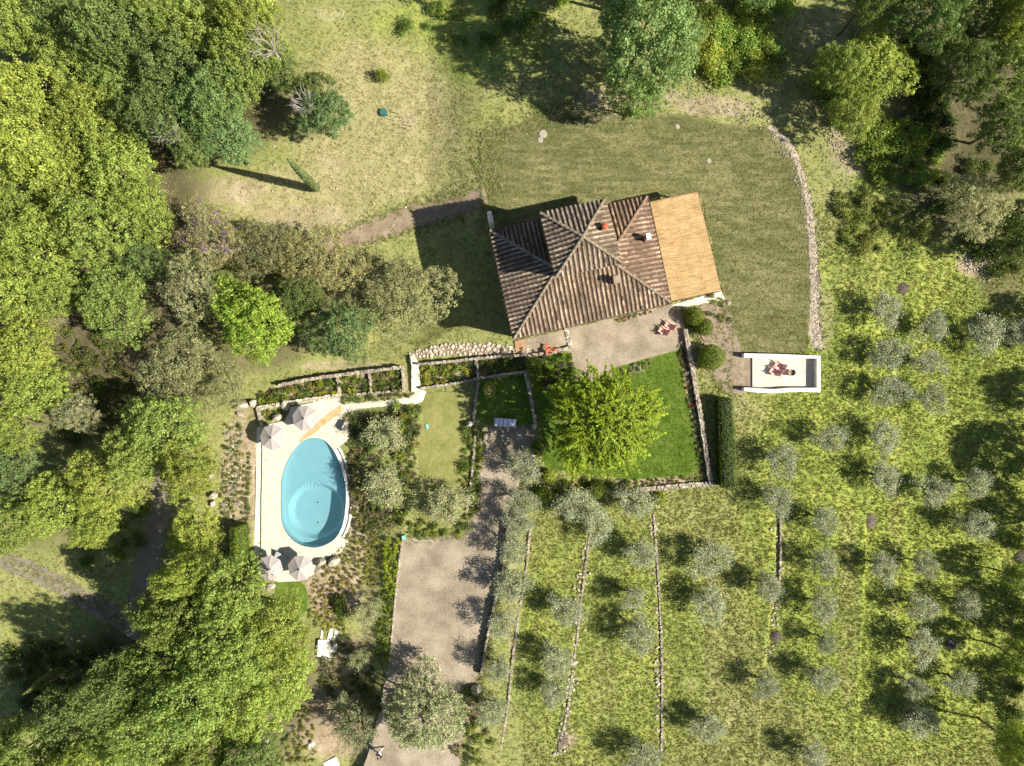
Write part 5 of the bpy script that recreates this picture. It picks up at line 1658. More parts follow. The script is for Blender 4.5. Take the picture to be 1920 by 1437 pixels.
# east of the pool
fill([(655, 790), (690, 778), (716, 790), (700, 850), (672, 870), (660, 840)], 22, (6, 15), [(0.10, 0.14, 0.045), (0.12, 0.17, 0.06), (0.16, 0.15, 0.08), (0.2, 0.23, 0.07)], 'dark shrub in the planting between the pool and the meadow lawn', 'shrubs east of the pool', 11)
fill([(735, 762), (785, 765), (788, 800), (770, 850), (748, 860), (745, 810)], 16, (8, 16), [(0.11, 0.16, 0.03), (0.20, 0.25, 0.035), (0.15, 0.16, 0.06)], 'leafy green shrub on the west rim of the meadow lawn', 'shrubs of the lawn rim', 12)
fill([(655, 865), (690, 880), (700, 960), (690, 1000), (662, 990), (656, 900)], 80, (4, 9), [(0.17, 0.14, 0.10), (0.12, 0.13, 0.05), (0.2, 0.2, 0.06)], 'brownish low shrubs along the overflow edge of the pool', 'low shrubs by the overflow edge', 13, stuff=True)
fill([(745, 880), (765, 900), (765, 985), (750, 980), (735, 930)], 9, (7, 12), GR[:3], 'green shrubs beside the south silver olive of the pool planting', 'shrubs beside the olive', 14, stuff=True)
fill([(655, 1000), (715, 1000), (708, 1100), (640, 1110), (600, 1070), (620, 1050)], 120, (2.6, 6), [(0.32, 0.29, 0.05), (0.24, 0.24, 0.06), (0.17, 0.15, 0.08)], 'tiny yellowish seedlings on the soil south-east of the pool', 'seedlings south-east of the pool', 15, stuff=True)
fill([(585, 1085), (640, 1100), (650, 1180), (600, 1185), (578, 1150)], 80, (2.6, 6), [(0.34, 0.30, 0.05), (0.25, 0.25, 0.06), (0.19, 0.16, 0.08)], 'tiny yellowish seedlings beside the small round lawn', 'seedlings by the round lawn', 16, stuff=True)
shrub(641, 1136, 22, (0.09, 0.14, 0.025), 'dense dark green round bush south-east of the small round lawn', None, random.Random(3), h=1.0)
fill([(724, 1012), (750, 1014), (747, 1050), (741, 1110), (722, 1110)], 26, (5, 9), [(0.34, 0.40, 0.03), (0.26, 0.33, 0.03)], 'bright yellow-green plants on the bank at the top of the gravel lot edge', 'bright bank plants', 17, stuff=True)
fill([(712, 1110), (740, 1112), (730, 1240), (706, 1240), (705, 1160)], 34, (5, 10), [(0.18, 0.24, 0.03), (0.13, 0.18, 0.03), (0.25, 0.28, 0.04)], 'green plants on the bank along the middle of the gravel lot edge', 'green bank plants', 18, stuff=True)
fill([(760, 985), (790, 975), (870, 1000), (868, 1006), (765, 1006)], 10, (6, 10), [(0.24, 0.28, 0.04), (0.14, 0.19, 0.03)], 'green plants on the top edge of the gravel lot below the wide olive', 'plants above the lot', 19, stuff=True)
fill([(870, 800), (900, 800), (905, 850), (893, 960), (872, 990), (868, 940)], 26, (6, 13), [(0.10, 0.15, 0.03), (0.17, 0.21, 0.04), (0.24, 0.2, 0.08), (0.13, 0.18, 0.03)], 'shrub in the border between meadow lawn and gravel drive', 'drive border shrubs', 20)
fill([(640, 1180), (700, 1250), (715, 1330), (690, 1340), (610, 1300), (600, 1250)], 44, (5, 13), [(0.10, 0.13, 0.04), (0.17, 0.18, 0.07), (0.22, 0.22, 0.06)], 'straggly shrubs on the brown soil below the white steps', 'shrubs below the steps', 21, stuff=True)
fill([(545, 1330), (590, 1330), (590, 1430), (530, 1425)], 45, (3, 8), [(0.3, 0.28, 0.06), (0.22, 0.2, 0.1), (0.14, 0.17, 0.04)], 'small plants on the soil right of the grey bench', 'plants by the bench', 22, stuff=True)
fill([(850, 1290), (905, 1290), (930, 1420), (860, 1437)], 18, (6, 13), [(0.20, 0.25, 0.04), (0.15, 0.2, 0.04), (0.22, 0.21, 0.08)], 'green shrubs between the willowy olive and the first terrace', 'shrubs by the willowy olive', 23, stuff=True)
# flower border along the garden lawn
fill([(1270, 640), (1281, 640), (1296, 720), (1308, 800), (1320, 885), (1312, 890), (1300, 800), (1284, 720)], 110, (2.8, 6), [(0.14, 0.18, 0.04), (0.36, 0.34, 0.26), (0.10, 0.13, 0.03), (0.2, 0.18, 0.09), (0.38, 0.09, 0.06)], 'flowering plants in the narrow border below the lawn wall', 'lawn wall border plants', 24, stuff=True)
fill([(1200, 898), (1300, 895), (1325, 898), (1322, 904), (1200, 910)], 22, (2.8, 5), [(0.16, 0.13, 0.07), (0.2, 0.21, 0.05)], 'brown-leaved plants in the border on the south side of the lawn', 'south border plants', 25, stuff=True)
fill([(1165, 690), (1215, 676), (1222, 682), (1190, 702), (1168, 704)], 14, (3, 6), [(0.42, 0.40, 0.28), (0.3, 0.28, 0.18), (0.2, 0.22, 0.07)], 'whitish flowering plants where gravel meets the bright lawn', 'white flowers by the gravel', 26, stuff=True)
fill([(1155, 600), (1218, 580), (1222, 586), (1190, 598), (1158, 606)], 13, (3, 5.5), [(0.17, 0.22, 0.04), (0.3, 0.24, 0.1), (0.2, 0.12, 0.08)], 'small plants in the bed at the foot of the house', 'plants at the house foot', 27, stuff=True)
fill([(1010, 672), (1065, 664), (1080, 690), (1075, 715), (1010, 730)], 22, (5, 12), [(0.10, 0.16, 0.02), (0.2, 0.27, 0.03), (0.14, 0.13, 0.07)], 'leafy shrubs between the terrace parapet and the lime tree', 'shrubs below the parapet', 28, stuff=True)
fill([(1050, 900), (1200, 905), (1195, 925), (1040, 925)], 18, (5, 11), [(0.15, 0.2, 0.03), (0.3, 0.25, 0.12), (0.2, 0.24, 0.04)], 'loose shrubs along the south rim of the lime tree shade', 'shrubs south of the lime tree', 29, stuff=True)
fill([(1330, 545), (1360, 560), (1368, 600), (1330, 590)], 8, (4, 8), [(0.24, 0.27, 0.07), (0.18, 0.22, 0.06)], 'weedy plants on the pale stones by the pergola corner', 'weeds by the pergola', 30, stuff=True)
GC = [(0.14, 0.19, 0.05), (0.24, 0.25, 0.06), (0.10, 0.13, 0.04), (0.30, 0.26, 0.12), (0.2, 0.17, 0.09)]
fill([(789, 686), (985, 669), (989, 695), (895, 710), (793, 727)], 190, (2, 4.5), GC, 'low ground cover of the two beds east of the stairway', None, 51, gap=.5, stuff=True)
fill([(640, 708), (754, 692), (755, 732), (641, 739)], 120, (2, 4.5), GC, 'low ground cover of the two beds west of the stairway', None, 52, gap=.5, stuff=True)
fill([(485, 742), (530, 724), (632, 710), (633, 739), (492, 763)], 110, (2, 5), GC, 'low ground cover behind the pale pool deck wall', None, 53, gap=.5, stuff=True)
fill([(656, 785), (715, 778), (790, 765), (785, 850), (760, 985), (700, 1000), (660, 990), (655, 860)], 230, (3, 8), GC, 'mixed low planting between the pool and the meadow lawn', None, 54, gap=.6, stuff=True)
# thickets of the north and the right slope
fill([(1320, 20), (1420, 60), (1450, 110), (1410, 150), (1330, 150), (1300, 100)], 22, (16, 34), [(0.28, 0.37, 0.06), (0.2, 0.28, 0.05), (0.33, 0.39, 0.07)], 'green thicket bush right of the tall blue-green tree', 'north thicket bushes', 31, gap=.6, name='thicket_bush')
fill([(1370, -10), (1460, -5), (1470, 40), (1390, 40)], 8, (16, 28), [(0.28, 0.37, 0.06), (0.2, 0.28, 0.05)], 'green thicket bush on the top edge right of the tall tree', 'top edge thicket', 32, gap=.6, name='thicket_bush')
fill([(1510, 150), (1560, 160), (1600, 250), (1560, 220)], 8, (12, 24), [(0.15, 0.22, 0.035), (0.24, 0.29, 0.05)], 'bush under the left flank of the bright upper right tree', 'bushes under the bright tree', 33, gap=.6, name='thicket_bush')
fill([(1610, 235), (1700, 220), (1760, 300), (1740, 350), (1650, 340), (1610, 290)], 20, (12, 26), [(0.30, 0.38, 0.06), (0.23, 0.31, 0.05), (0.33, 0.39, 0.08)], 'bush on the lit slope south of the bright upper right tree', 'slope bushes', 34, gap=.6, name='thicket_bush')
shrub(1634, 318, 26, (0.13, 0.20, 0.03), 'dense green bush by the stony patch of the right slope', None, random.Random(6))
fill([(1700, 330), (1860, 300), (1915, 480), (1900, 540), (1740, 420)], 16, (12, 26), [(0.10, 0.15, 0.03), (0.14, 0.18, 0.035)], 'dark bush around the khaki tree', 'gully bushes', 35, gap=.6, name='thicket_bush')
fill([(1560, 340), (1720, 400), (1740, 470), (1580, 470)], 26, (8, 18), [(0.20, 0.25, 0.05), (0.15, 0.2, 0.05), (0.26, 0.28, 0.07)], 'weedy bushes on the meadow slope west of the khaki tree', 'meadow slope bushes', 36, gap=.7, stuff=True)
fill([(1680, 60), (1780, 90), (1770, 280), (1720, 240)], 30, (10, 26), [(0.09, 0.14, 0.03), (0.12, 0.16, 0.03)], 'dark undergrowth bushes inside the right woodland', 'right undergrowth', 37, gap=.6, stuff=True)
fill([(700, 0), (1080, 0), (1090, 120), (900, 110), (760, 60)], 16, (9, 20), [(0.18, 0.25, 0.04), (0.13, 0.19, 0.035)], 'weedy bushes on the grassy slope left of the tall tree', 'north slope bushes', 38, gap=.8, stuff=True)
fill([(1895, 1020), (1920, 1020), (1920, 1437), (1880, 1437)], 14, (12, 22), [(0.20, 0.27, 0.04), (0.13, 0.19, 0.035)], 'hedgerow bush along the right edge of the grove', 'right hedgerow bushes', 39, gap=.7, name='thicket_bush')
shrub(718, 150, 15, (0.24, 0.30, 0.035), 'single green bush on the upper meadow', None, random.Random(7), h=1.3)
fill([(100, 620), (240, 620), (250, 760), (120, 840), (90, 760)], 46, (8, 20), [(0.11, 0.15, 0.03), (0.18, 0.19, 0.06)], 'low bushes on the floor of the woodland clearing', 'clearing bushes', 40, stuff=True)
fill([(200, 960), (280, 950), (270, 1040), (180, 1060), (150, 1050)], 9, (8, 18), [(0.18, 0.24, 0.04), (0.12, 0.17, 0.03)], 'bush beside the junction of driveway and side track', 'junction bushes', 41, name='thicket_bush')
fill([(20, 1200), (200, 1210), (210, 1300), (60, 1330)], 40, (10, 24), [(0.09, 0.13, 0.03), (0.13, 0.17, 0.035)], 'dark bushes in the shade south of the driveway', 'driveway bushes', 42, stuff=True)
fill([(345, 480), (560, 500), (640, 560), (560, 650), (360, 610)], 14, (12, 24), [(0.09, 0.13, 0.03), (0.14, 0.15, 0.05)], 'dark undergrowth bushes beneath the olive-brown oaks', 'oak undergrowth', 43, stuff=True)

# ------------------------------------------------------------------ boulders and stones
def rock_mesh(seed, n=2):
    rng = random.Random(seed)
    bm = bmesh.new()
    bmesh.ops.create_icosphere(bm, subdivisions=2, radius=1)
    ax = [Vector((rng.uniform(-1, 1), rng.uniform(-1, 1), rng.uniform(-.4, 1))).normalized() for _ in range(9)]
    cut = [rng.uniform(.62, .9) for _ in ax]
    for v in bm.verts:
        for a, c in zip(ax, cut):
            d = v.co.dot(a)
            if d > c: v.co -= a * (d - c)
        v.co *= rng.uniform(.96, 1.04)
    m = bpy.data.meshes.new('boulder'); bm.to_mesh(m); bm.free()
    m.materials.append(M['boulder'])
    return m
ROCK = [rock_mesh(i) for i in range(4)]
def boulder(px, py, rx, ry, h, ang, label, mat=None):
    q = PG(px, py)
    o = link('boulder', ROCK[(int(px) + int(py)) % 4], None, (q.x, q.y, q.z + h * .3), ang)
    o.scale = (rx / PPM, ry / PPM, h * .75)
    tag(o, label, 'boulder', 'garden boulders')
boulder(456, 760, 14, 11, 1.3, .3, 'big pale boulder at the north-west corner of the pool garden')
boulder(476, 757, 9, 8, 1.0, 1.0, 'smaller pale boulder touching the big corner boulder')
boulder(452, 778, 10, 5, .5, 2.6, 'flat pale rock below the big corner boulder')
boulder(536, 758, 8, 13, 1.0, .2, 'grey boulder half under the second parasol')
boulder(520, 783, 13, 7, .9, .3, 'grey boulder between the first two parasols')
boulder(648, 797, 8, 14, 1.0, -.1, 'egg shaped sandy boulder on the east corner of the pool deck')
boulder(603, 1053, 12, 9, 1.0, .4, 'grey boulder right of the lower parasols')
boulder(627, 1051, 14, 10, 1.1, .5, 'broad pale boulder at the south-east end of the pool deck')
boulder(598, 1070, 10, 6, .3, .1, 'flat stone slab right of the fourth parasol')
boulder(507, 1100, 11, 7, .35, .3, 'sandy flat stone below the third parasol')
boulder(894, 1290, 12, 10, 1.2, .2, 'pale boulder at the south-east corner of the gravel lot')
boulder(880, 795, 8, 6, 1.0, .2, 'grey boulder at the edge of the meadow lawn by the table')
boulder(1001, 800, 7, 8, .9, .4, 'grey boulder on the upper side of the stone steps')
boulder(998, 850, 6, 11, .9, 0, 'grey boulder on the lower side of the stone steps')
boulder(741, 771, 6, 5, .6, 0, 'small grey rock in the shrubs below the white path')
boulder(396, 893, 7, 6, .6, .4, 'pale rock left of the rubble border, upper one')
boulder(402, 928, 9, 8, .8, .2, 'pale rock left of the rubble border, middle one')
boulder(400, 945, 8, 6, .6, 1, 'pale rock left of the rubble border, lower one')
boulder(1366, 569, 5, 4, .15, .5, 'little white slab on the lawn edge near the pergola')

def scatter_stones(name, line, n, spread, size, seed, mat='light_stone', label=None):
    rng = random.Random(seed)
    mb = MB()
    pts = refine([Vector(q) for q in line], 3, 0, 0, closed=False)
    for _ in range(n):
        q = rng.choice(pts)
        p = PG(q.x + rng.gauss(0, spread), q.y + rng.gauss(0, spread))
        s = rng.uniform(*size)
        mb.cur = rng.uniform(.6, 1.2)
        mb.box((p.x, p.y, p.z + s * .15), (s, s * rng.uniform(.6, 1), s * .6), rng.uniform(0, 3), .35, rng, .4)
    o = mb.build(name, M[mat])
    o['kind'] = 'stuff'
    o['label'] = label
    o['category'] = 'stones'
scatter_stones('rubble', [(1450, 245), (1490, 300), (1512, 370), (1524, 460), (1528, 560), (1535, 660)], 1100, 7, (.05, .16), 1, 'stone', label='pale rubble stones strewn along the curved lawn edge')
scatter_stones('field_stones', [(1560, 210), (1600, 260), (1590, 310)], 900, 26, (.05, .15), 2, 'stone', label='stones covering the bare patch below the bright upper right tree')
scatter_stones('border_stones', [(432, 800), (440, 870), (430, 960)], 300, 8, (.07, .2), 3, label='white stones among the plants of the rubble border')
scatter_stones('grove_stones', [(1222, 965), (1232, 1080), (1236, 1190), (1238, 1400)], 260, 4, (.08, .26), 4, label='loose pale stones fallen along the third terrace wall')
scatter_stones('patch_stones', [(1815, 490), (1860, 500)], 260, 16, (.06, .2), 5, label='grey stones on the bare patch below the khaki tree')
scatter_stones('bank_stones', [(1080, 180), (1150, 215), (1250, 165), (1350, 205), (1440, 225)], 500, 12, (.05, .16), 6, 'stone', label='stones on the bare bank north of the mown lawn')
scatter_stones('meadow_stones', [(560, 330), (620, 300), (700, 330), (800, 420), (560, 400), (700, 460)], 200, 40, (.05, .18), 7, label='small pale stones scattered over the upper meadow')
scatter_stones('terrace_stones', [(1105, 990), (1090, 1090), (1075, 1250), (1050, 1420)], 220, 5, (.08, .3), 8, label='loose stones along the second terrace wall of the grove')
scatter_stones('mid_grove_stones', [(1460, 935), (1458, 1100), (1445, 1230)], 160, 5, (.07, .26), 9, label='loose stones along the short middle terrace wall')

# ------------------------------------------------------------------ parasols
def parasol(px, py, label, rot, model={}):
    R, H = 1.36, 2.45
    q = P(px, py, POOL_Z + H)
    t = thing('parasol', label, 'parasol', (q.x, q.y, POOL_Z), rot, 'pool parasols')
    if not model:
        mb = MB(); mb.tube([(0, 0, 0.08), (0, 0, H + .18)], [.03, .025], 8); model['pole'] = mb.mesh('pole', M['metal'])
        mb = MB(); mb.lathe([(.3, 0), (.3, .05), (.06, .08)], 16); model['base'] = mb.mesh('base', M['metal'])
        mb = MB(); mb.lathe([(.05, H + .1), (.07, H + .16), (.02, H + .24)], 8)
        for k in range(4):
            a = k * 1.57; mb.bar((0, 0, H + .17), (math.cos(a) * .13, math.sin(a) * .13, H + .13), .03)
        model['finial'] = mb.mesh('finial', M['metal'])
        mb = MB()
        a0, a1 = -math.pi / 8, math.pi / 8
        rows = 6
        for i in range(rows + 1):
            f = i / rows
            for k in range(5):
                a = a0 + (a1 - a0) * k / 4
                e = R * f * math.cos(math.pi / 8) / math.cos(a)
                sag = 0.05 * f * math.sin(math.pi * f) * math.cos(4 * a)
                mb.v.append(Vector((math.cos(a) * e, math.sin(a) * e, H + .1 - 0.62 * f - sag + 0.05 * (1 - f) ** 2)))
        for i in range(rows):
            for k in range(4):
                b = i * 5 + k
                mb.face([b, b + 5, b + 6, b + 1] if i else [b, b + 5, b + 6])
        model['panel'] = mb.mesh('canopy_panel', M['canvas'], True)
        mb = MB(); mb.bar((0.03, 0, H + .05), (R * .99, 0, H - .56), .03); model['rib'] = mb.mesh('rib', M['metal'])
    for k in ('pole', 'base', 'finial'):
        link(k, model[k], t)
    for k in range(8):
        link('canopy_panel', model['panel'], t, None, math.pi / 4 * k)
        link('rib', model['rib'], t, None, math.pi / 4 * (k + .5))
parasol(508.5, 821, 'taupe parasol nearest the pale deck coping, upper left of four', .35)
parasol(569.5, 785, 'taupe parasol at the north end of the pool deck, upper right of four', .15)
parasol(503, 1068, 'taupe parasol over two loungers at the south-west deck corner', .3)
parasol(561, 1068, 'taupe parasol beside the boulders at the south end of the pool deck', .12)

# loungers
def lounger(px, py, rot, label):
    q = P(px, py, POOL_Z + .3)
    t = thing('sun_lounger', label, 'sun lounger', (q.x, q.y, POOL_Z), rot, 'pool loungers')
    mb = MB()
    for s in (-1, 1): mb.bar((s * .3, -.95, .3), (s * .3, .95, .3), .05, .06)
    for y in (-.92, .92): mb.bar((-.3, y, .3), (.3, y, .3), .05, .05)
    mb.build('frame', M['metal'], t)
    for x in (-.3, .3):
        for y in (-.8, .8):
            b = MB(); b.box((x, y, .135), (.05, .05, .27)); b.build('leg', M['metal'], t)
    b = MB(); b.box((0, -.3, .37), (.62, 1.28, .09)); b.build('mattress', M['grey_fabric'], t)
    b = MB(); b.bar((0, .36, .38), (0, .98, .66), .62, .09); b.build('backrest', M['grey_fabric'], t)
lounger(517, 1051, math.radians(-28), 'grey sun lounger half hidden by the south-west parasol, left one')
lounger(527, 1058, math.radians(-28), 'grey sun lounger half hidden by the south-west parasol, right one')

# garden armchairs
def armchair(px, py, rot, label, z):
    q = P(px, py, z + .5)
    t = thing('garden_armchair', label, 'armchair', (q.x, q.y, z), rot, 'pink garden armchairs')
    # local: front towards +y
    for x in (-.31, .31):
        b = MB(); b.tube([(x, .40, 0), (x, .36, .6)], [.022] * 2, 6); b.build('leg', M['pink'], t)
        b = MB(); b.tube([(x, -.44, 0), (x, -.30, .36)], [.022] * 2, 6); b.build('leg', M['pink'], t)
        b = MB(); b.bar((x, .40, .61), (x, -.42, .60), .09, .03); b.build('armrest', M['pink'], t)
    mb = MB()
    for k in range(7):
        y = .36 - k * .11
        mb.box((0, y, .40 - k * .014), (.60, .095, .025))
    mb.build('seat', M['pink'], t)
    mb = MB()
    for k in range(9):
        s = k / 8
        mb.bar((-.30, -.36 - .26 * s, .36 + .66 * s), (.30, -.36 - .26 * s, .36 + .66 * s), .03, .074)
    for x in (-.31, .31): mb.bar((x, -.34, .32), (x, -.64, 1.06), .035)
    mb.build('backrest', M['pink'], t)
AC = math.radians(58)
armchair(1243, 620, AC, 'pink slatted armchair on the gravel terrace, lower left of the pair', .02)
armchair(1255, 610, AC, 'pink slatted armchair on the gravel terrace, upper right of the pair', .02)
armchair(1452, 696, math.radians(62), 'pink slatted armchair in the white belvedere, lower left of the two', .10)
armchair(1461, 685, math.radians(62), 'pink slatted armchair in the white belvedere, upper right of the two', .10)

# bistro set
def bistro():
    q = P(1028.5, 659, .75)
    t = thing('bistro_table', 'small round orange-red bistro table on the gravel by the parapet', 'table', (q.x, q.y, .02))
    b = MB(); b.lathe([(.30, .70), (.31, .71), (.31, .735), (.30, .74)], 24); b.build('tabletop', M['red'], t)
    b = MB(); b.tube([(0, 0, .02), (0, 0, .70)], [.03, .03], 8); b.build('pedestal', M['red'], t)
    for k in range(3):
        a = k * 2.09; b = MB(); b.bar((0, 0, .12), (math.cos(a) * .26, math.sin(a) * .26, .02), .03); b.build('foot', M['red'], t)
    for px, py, rot, lab in ((1025, 649.5, math.radians(165), 'orange-red bistro chair north of the round table'), (1038, 656, math.radians(80), 'orange-red bistro chair right of the round table')):
        q = P(px, py, .5)
        t = thing('bistro_chair', lab, 'chair', (q.x, q.y, .02), rot, 'bistro chairs')
        b = MB(); b.lathe([(.19, .43), (.2, .44), (.2, .46), (.19, .47)], 16); b.build('seat', M['red'], t)
        for x in (-.16, .16):
            for y in (-.16, .16):
                b = MB(); b.tube([(x * 1.1, y * 1.1, 0), (x * .8, y * .8, .44)], [.014, .014], 5); b.build('leg', M['red'], t)
        b = MB()
        for x in (-.16, .16): b.tube([(x, -.17, .44), (x, -.24, .86)], [.014, .014], 5)
        for z in (.62, .74, .85): b.bar((-.17, -.2 - (z - .44) * .15, z), (.17, -.2 - (z - .44) * .15, z), .02, .06)
        b.build('backrest', M['red'], t)
bistro()

# fire bowl in the belvedere
q = P(1486.5, 699, .9)
t = thing('fire_barrel', 'round pale fire barrel with dark inside in the white belvedere', 'fire pit', (q.x, q.y, .10))
b = MB(); b.lathe([(.30, 0), (.36, .45), (.38, .80), (.30, .80), (.27, .5), (.02, .48)], 22); b.build('barrel', M['light_stone'], t)
b = MB(); b.lathe([(.26, .52), (.2, .56), (.02, .58)], 14); b.build('ashes', M['brush'], t)

# long table with a white cloth runner of five panels
q = P(947, 793, LOT_Z + .75)
t = thing('long_table', 'long table covered with five white-blue striped panels in the lime tree shade', 'table', (q.x, q.y, LOT_Z), math.radians(-4))
b = MB(); b.box((0, 0, .70), (2.35, .86, .05)); b.build('tabletop', M['grey_wood'], t)
for x in (-1.05, 1.05):
    for y in (-.34, .34):
        b = MB(); b.box((x, y, .34), (.07, .07, .67)); b.build('leg', M['grey_wood'], t)
for k in range(5):
    b = MB(); b.box((-.86 + k * .45, .02 * (k % 2), .735), (.36, .82, .02), .04 * (k - 2)); b.build('cloth_panel', M['white_cloth'], t)

# stone steps at the drive, white garden steps, bench, slabs
q = PG(1006, 824)
t = thing('stone_steps', 'three grey stone steps between two boulders beside the gravel drive', 'steps', q)
for k in range(3):
    b = MB(); b.box((-.25 + k * .28, .03 * k, -.38 + .14 * (k + 1) - .07), (.3, 2.1, .16), 0, .04, random.Random(k)); b.build('tread', M['concrete'], t)
q = PG(618, 1218)
t = thing('garden_steps', 'white stone landing and steps on the brown soil south of the pool', 'steps', q)
def wp(px, py): return PG(px, py).xy - q.xy
def wslab(name, pts, z, th):
    link(name, slab_mesh(name, [wp(*p) for p in pts], z, th, M['light_plain']), t)
M['light_plain'] = mottled('light_plain_stone', [(0.1, (0.5, 0.46, 0.40)), (0.9, (0.74, 0.71, 0.66))], 3, 12, 0.85)
wslab('landing', [(600, 1200), (632, 1197), (631, 1232), (618, 1240), (600, 1230)], .10, .4)
wslab('side_wall', [(598, 1198), (604, 1198), (606, 1214), (602, 1230), (596, 1229)], .35, .6)
wslab('tread', [(603, 1180), (606, 1180), (605, 1197), (601, 1197)], .12, .3)
wslab('tread', [(619, 1178), (626, 1178), (622, 1197), (614, 1197)], .16, .3)
wslab('tread', [(628, 1180), (634, 1182), (634, 1196), (626, 1197)], .12, .3)

q = PG(497, 1368)
t = thing('garden_bench', 'long grey wooden bench on brown soil at the edge of the lower wood', 'bench', q, math.radians(16))
for x in (-.15, 0.02, .19):
    b = MB(); b.box((x, 0, .44), (.15, 2.4, .04)); b.build('seat_plank', M['grey_wood'], t)
for y in (-1.05, 1.05):
    b = MB(); b.box((0.02, y, .21), (.42, .1, .42)); b.build('leg', M['grey_wood'], t)
for i, (px, py, lx, ly, a, lab) in enumerate(((584, 1397, .55, .8, -.6, 'small white slab lying on the soil left of the walking person'), (622, 1432, 1.5, 1.0, .5, 'larger white slab cut by the bottom edge'))):
    q = PG(px, py)
    b = MB(); b.box((0, 0, .06), (lx, ly, .16), 0, .06, random.Random(i))
    tag(b.build('stone_slab', M['light_plain'], None, q, a), lab, 'slab')

# wooden pallet under the trees
q = PG(297, 305)
t = thing('pallet', 'brown wooden pallet of planks half under the trees at the left', 'pallet', q, math.radians(8))
for k in range(5):
    b = MB(); b.box((-.62 + k * .31, 0, .14), (.25, 1.25, .04)); b.build('plank', M['wood'], t)
for y in (-.5, 0, .5):
    b = MB(); b.box((0, y, .06), (1.5, .1, .11)); b.build('bearer', M['wood'], t)

# utility covers
def cover(px, py, lx, ly, mat, lab, round_=False, h=.08, cat='cover', rot=.2):
    q = PG(px, py)
    t = thing('utility_cover', lab, cat, q, rot)
    b = MB(); l = MB()
    if round_:
        b.lathe([(lx, -.1), (lx, h), (lx * .9, h + .01)], 20); l.lathe([(lx * .82, h + .012), (lx * .8, h + .03)], 20)
    else:
        b.box((0, 0, h / 2 - .05), (lx, ly, h + .1)); l.box((0, 0, h + .015), (lx * .86, ly * .86, .02))
    b.build('frame', M[mat], t); l.build('lid', M[mat], t)
cover(719.5, 212, .42, .5, 'teal', 'dark teal round service cover on the upper meadow', True, .25)
cover(801, 800, .3, .5, 'mint', 'small mint green rectangular cover in the meadow lawn')
cover(757.5, 1007, .4, .4, 'mint', 'small pale teal box at the top left corner of the gravel lot', h=.35)
cover(1018, 252, .42, .4, 'concrete', 'round pale concrete cover on the lawn left of the drooping tree', True)
cover(1013, 263, .3, .3, 'concrete', 'smaller pale cover just below the round concrete cover', True, .05)
cover(1329, 302, .26, .3, 'concrete', 'round pale cover in the middle of the mown lawn', True, .05)
cover(1270, 238, .26, .3, 'concrete', 'pale round cover near the top edge of the mown lawn', True, .05)

# ash and brush heaps of the grove
def heap(px, py, r, lab, seed):
    rng = random.Random(seed)
    q = PG(px, py)
    t = thing('brush_heap', lab, 'heap', q)
    b = MB(); R = r / PPM
    b.lathe([(R, -.05), (R * .8, .12), (R * .4, .25), (R * .05, .3)], 14); b.build('ash_bed', M['brush'], t)
    b = MB()
    for _ in range(170):
        a = rng.uniform(0, 6.28); rr = R * math.sqrt(rng.random()) * .95
        c = Vector((math.cos(a) * rr, math.sin(a) * rr, .28 * (1 - rr / R) + rng.uniform(.02, .12)))
        d = Vector((rng.uniform(-1, 1), rng.uniform(-1, 1), rng.uniform(-.4, .4))).normalized() * rng.uniform(.1, .35)
        b.tube([c - d, c + d], [.014, .01], 3, False)
    tag(b.build('twigs', M['ash_twig'], t), kind='stuff')
M['ash_twig'] = mottled('ash_twig', [(0.2, (0.12, 0.1, 0.085)), (0.8, (0.32, 0.275, 0.235))], 4, 20)
heap(1692, 541, 12, 'dark round brush heap on the meadow slope above the grove', 1)
heap(1628, 977, 15, 'dark round brush heap in the middle of the olive grove', 2)
heap(1455, 1193, 10, 'small brush heap at the end of the middle terrace wall', 3)
heap(1783, 1209, 10, 'dark round brush heap in the lower right of the grove', 4)
heap(1050, 1388, 16, 'grey brush heap at the broken southern end of the second terrace wall', 5)
heap(1915, 1045, 13, 'dark brush heap at the right edge of the grove', 6)

# stakes around the young planting
def stakes(spots, label, group):
    mb = MB(); mb.tube([(0, 0, -.2), (0, 0, .8)], [.03, .028], 6); me = mb.mesh('stake', M['grey_wood'])
    for px, py in spots:
        o = link('stake', me, None, PG(px, py)); tag(o, '%s, %s from the left' % (label, ORDS[sorted(spots).index((px, py))]), 'stake', group)
stakes([(728, 218), (738, 226), (748, 214), (756, 222), (765, 230), (775, 222), (750, 236), (762, 242), (740, 246), (772, 238)], 'short wooden stake of the young planting on the upper meadow', 'meadow stakes')
stakes([(545, 1340), (546, 1352), (545, 1362), (546, 1374)], 'short wooden stake in the line right of the grey bench', 'bench stakes')
stakes([(697, 1178), (705, 1195), (690, 1212)], 'short wooden stake on the soil between steps and gravel lot', 'soil stakes')

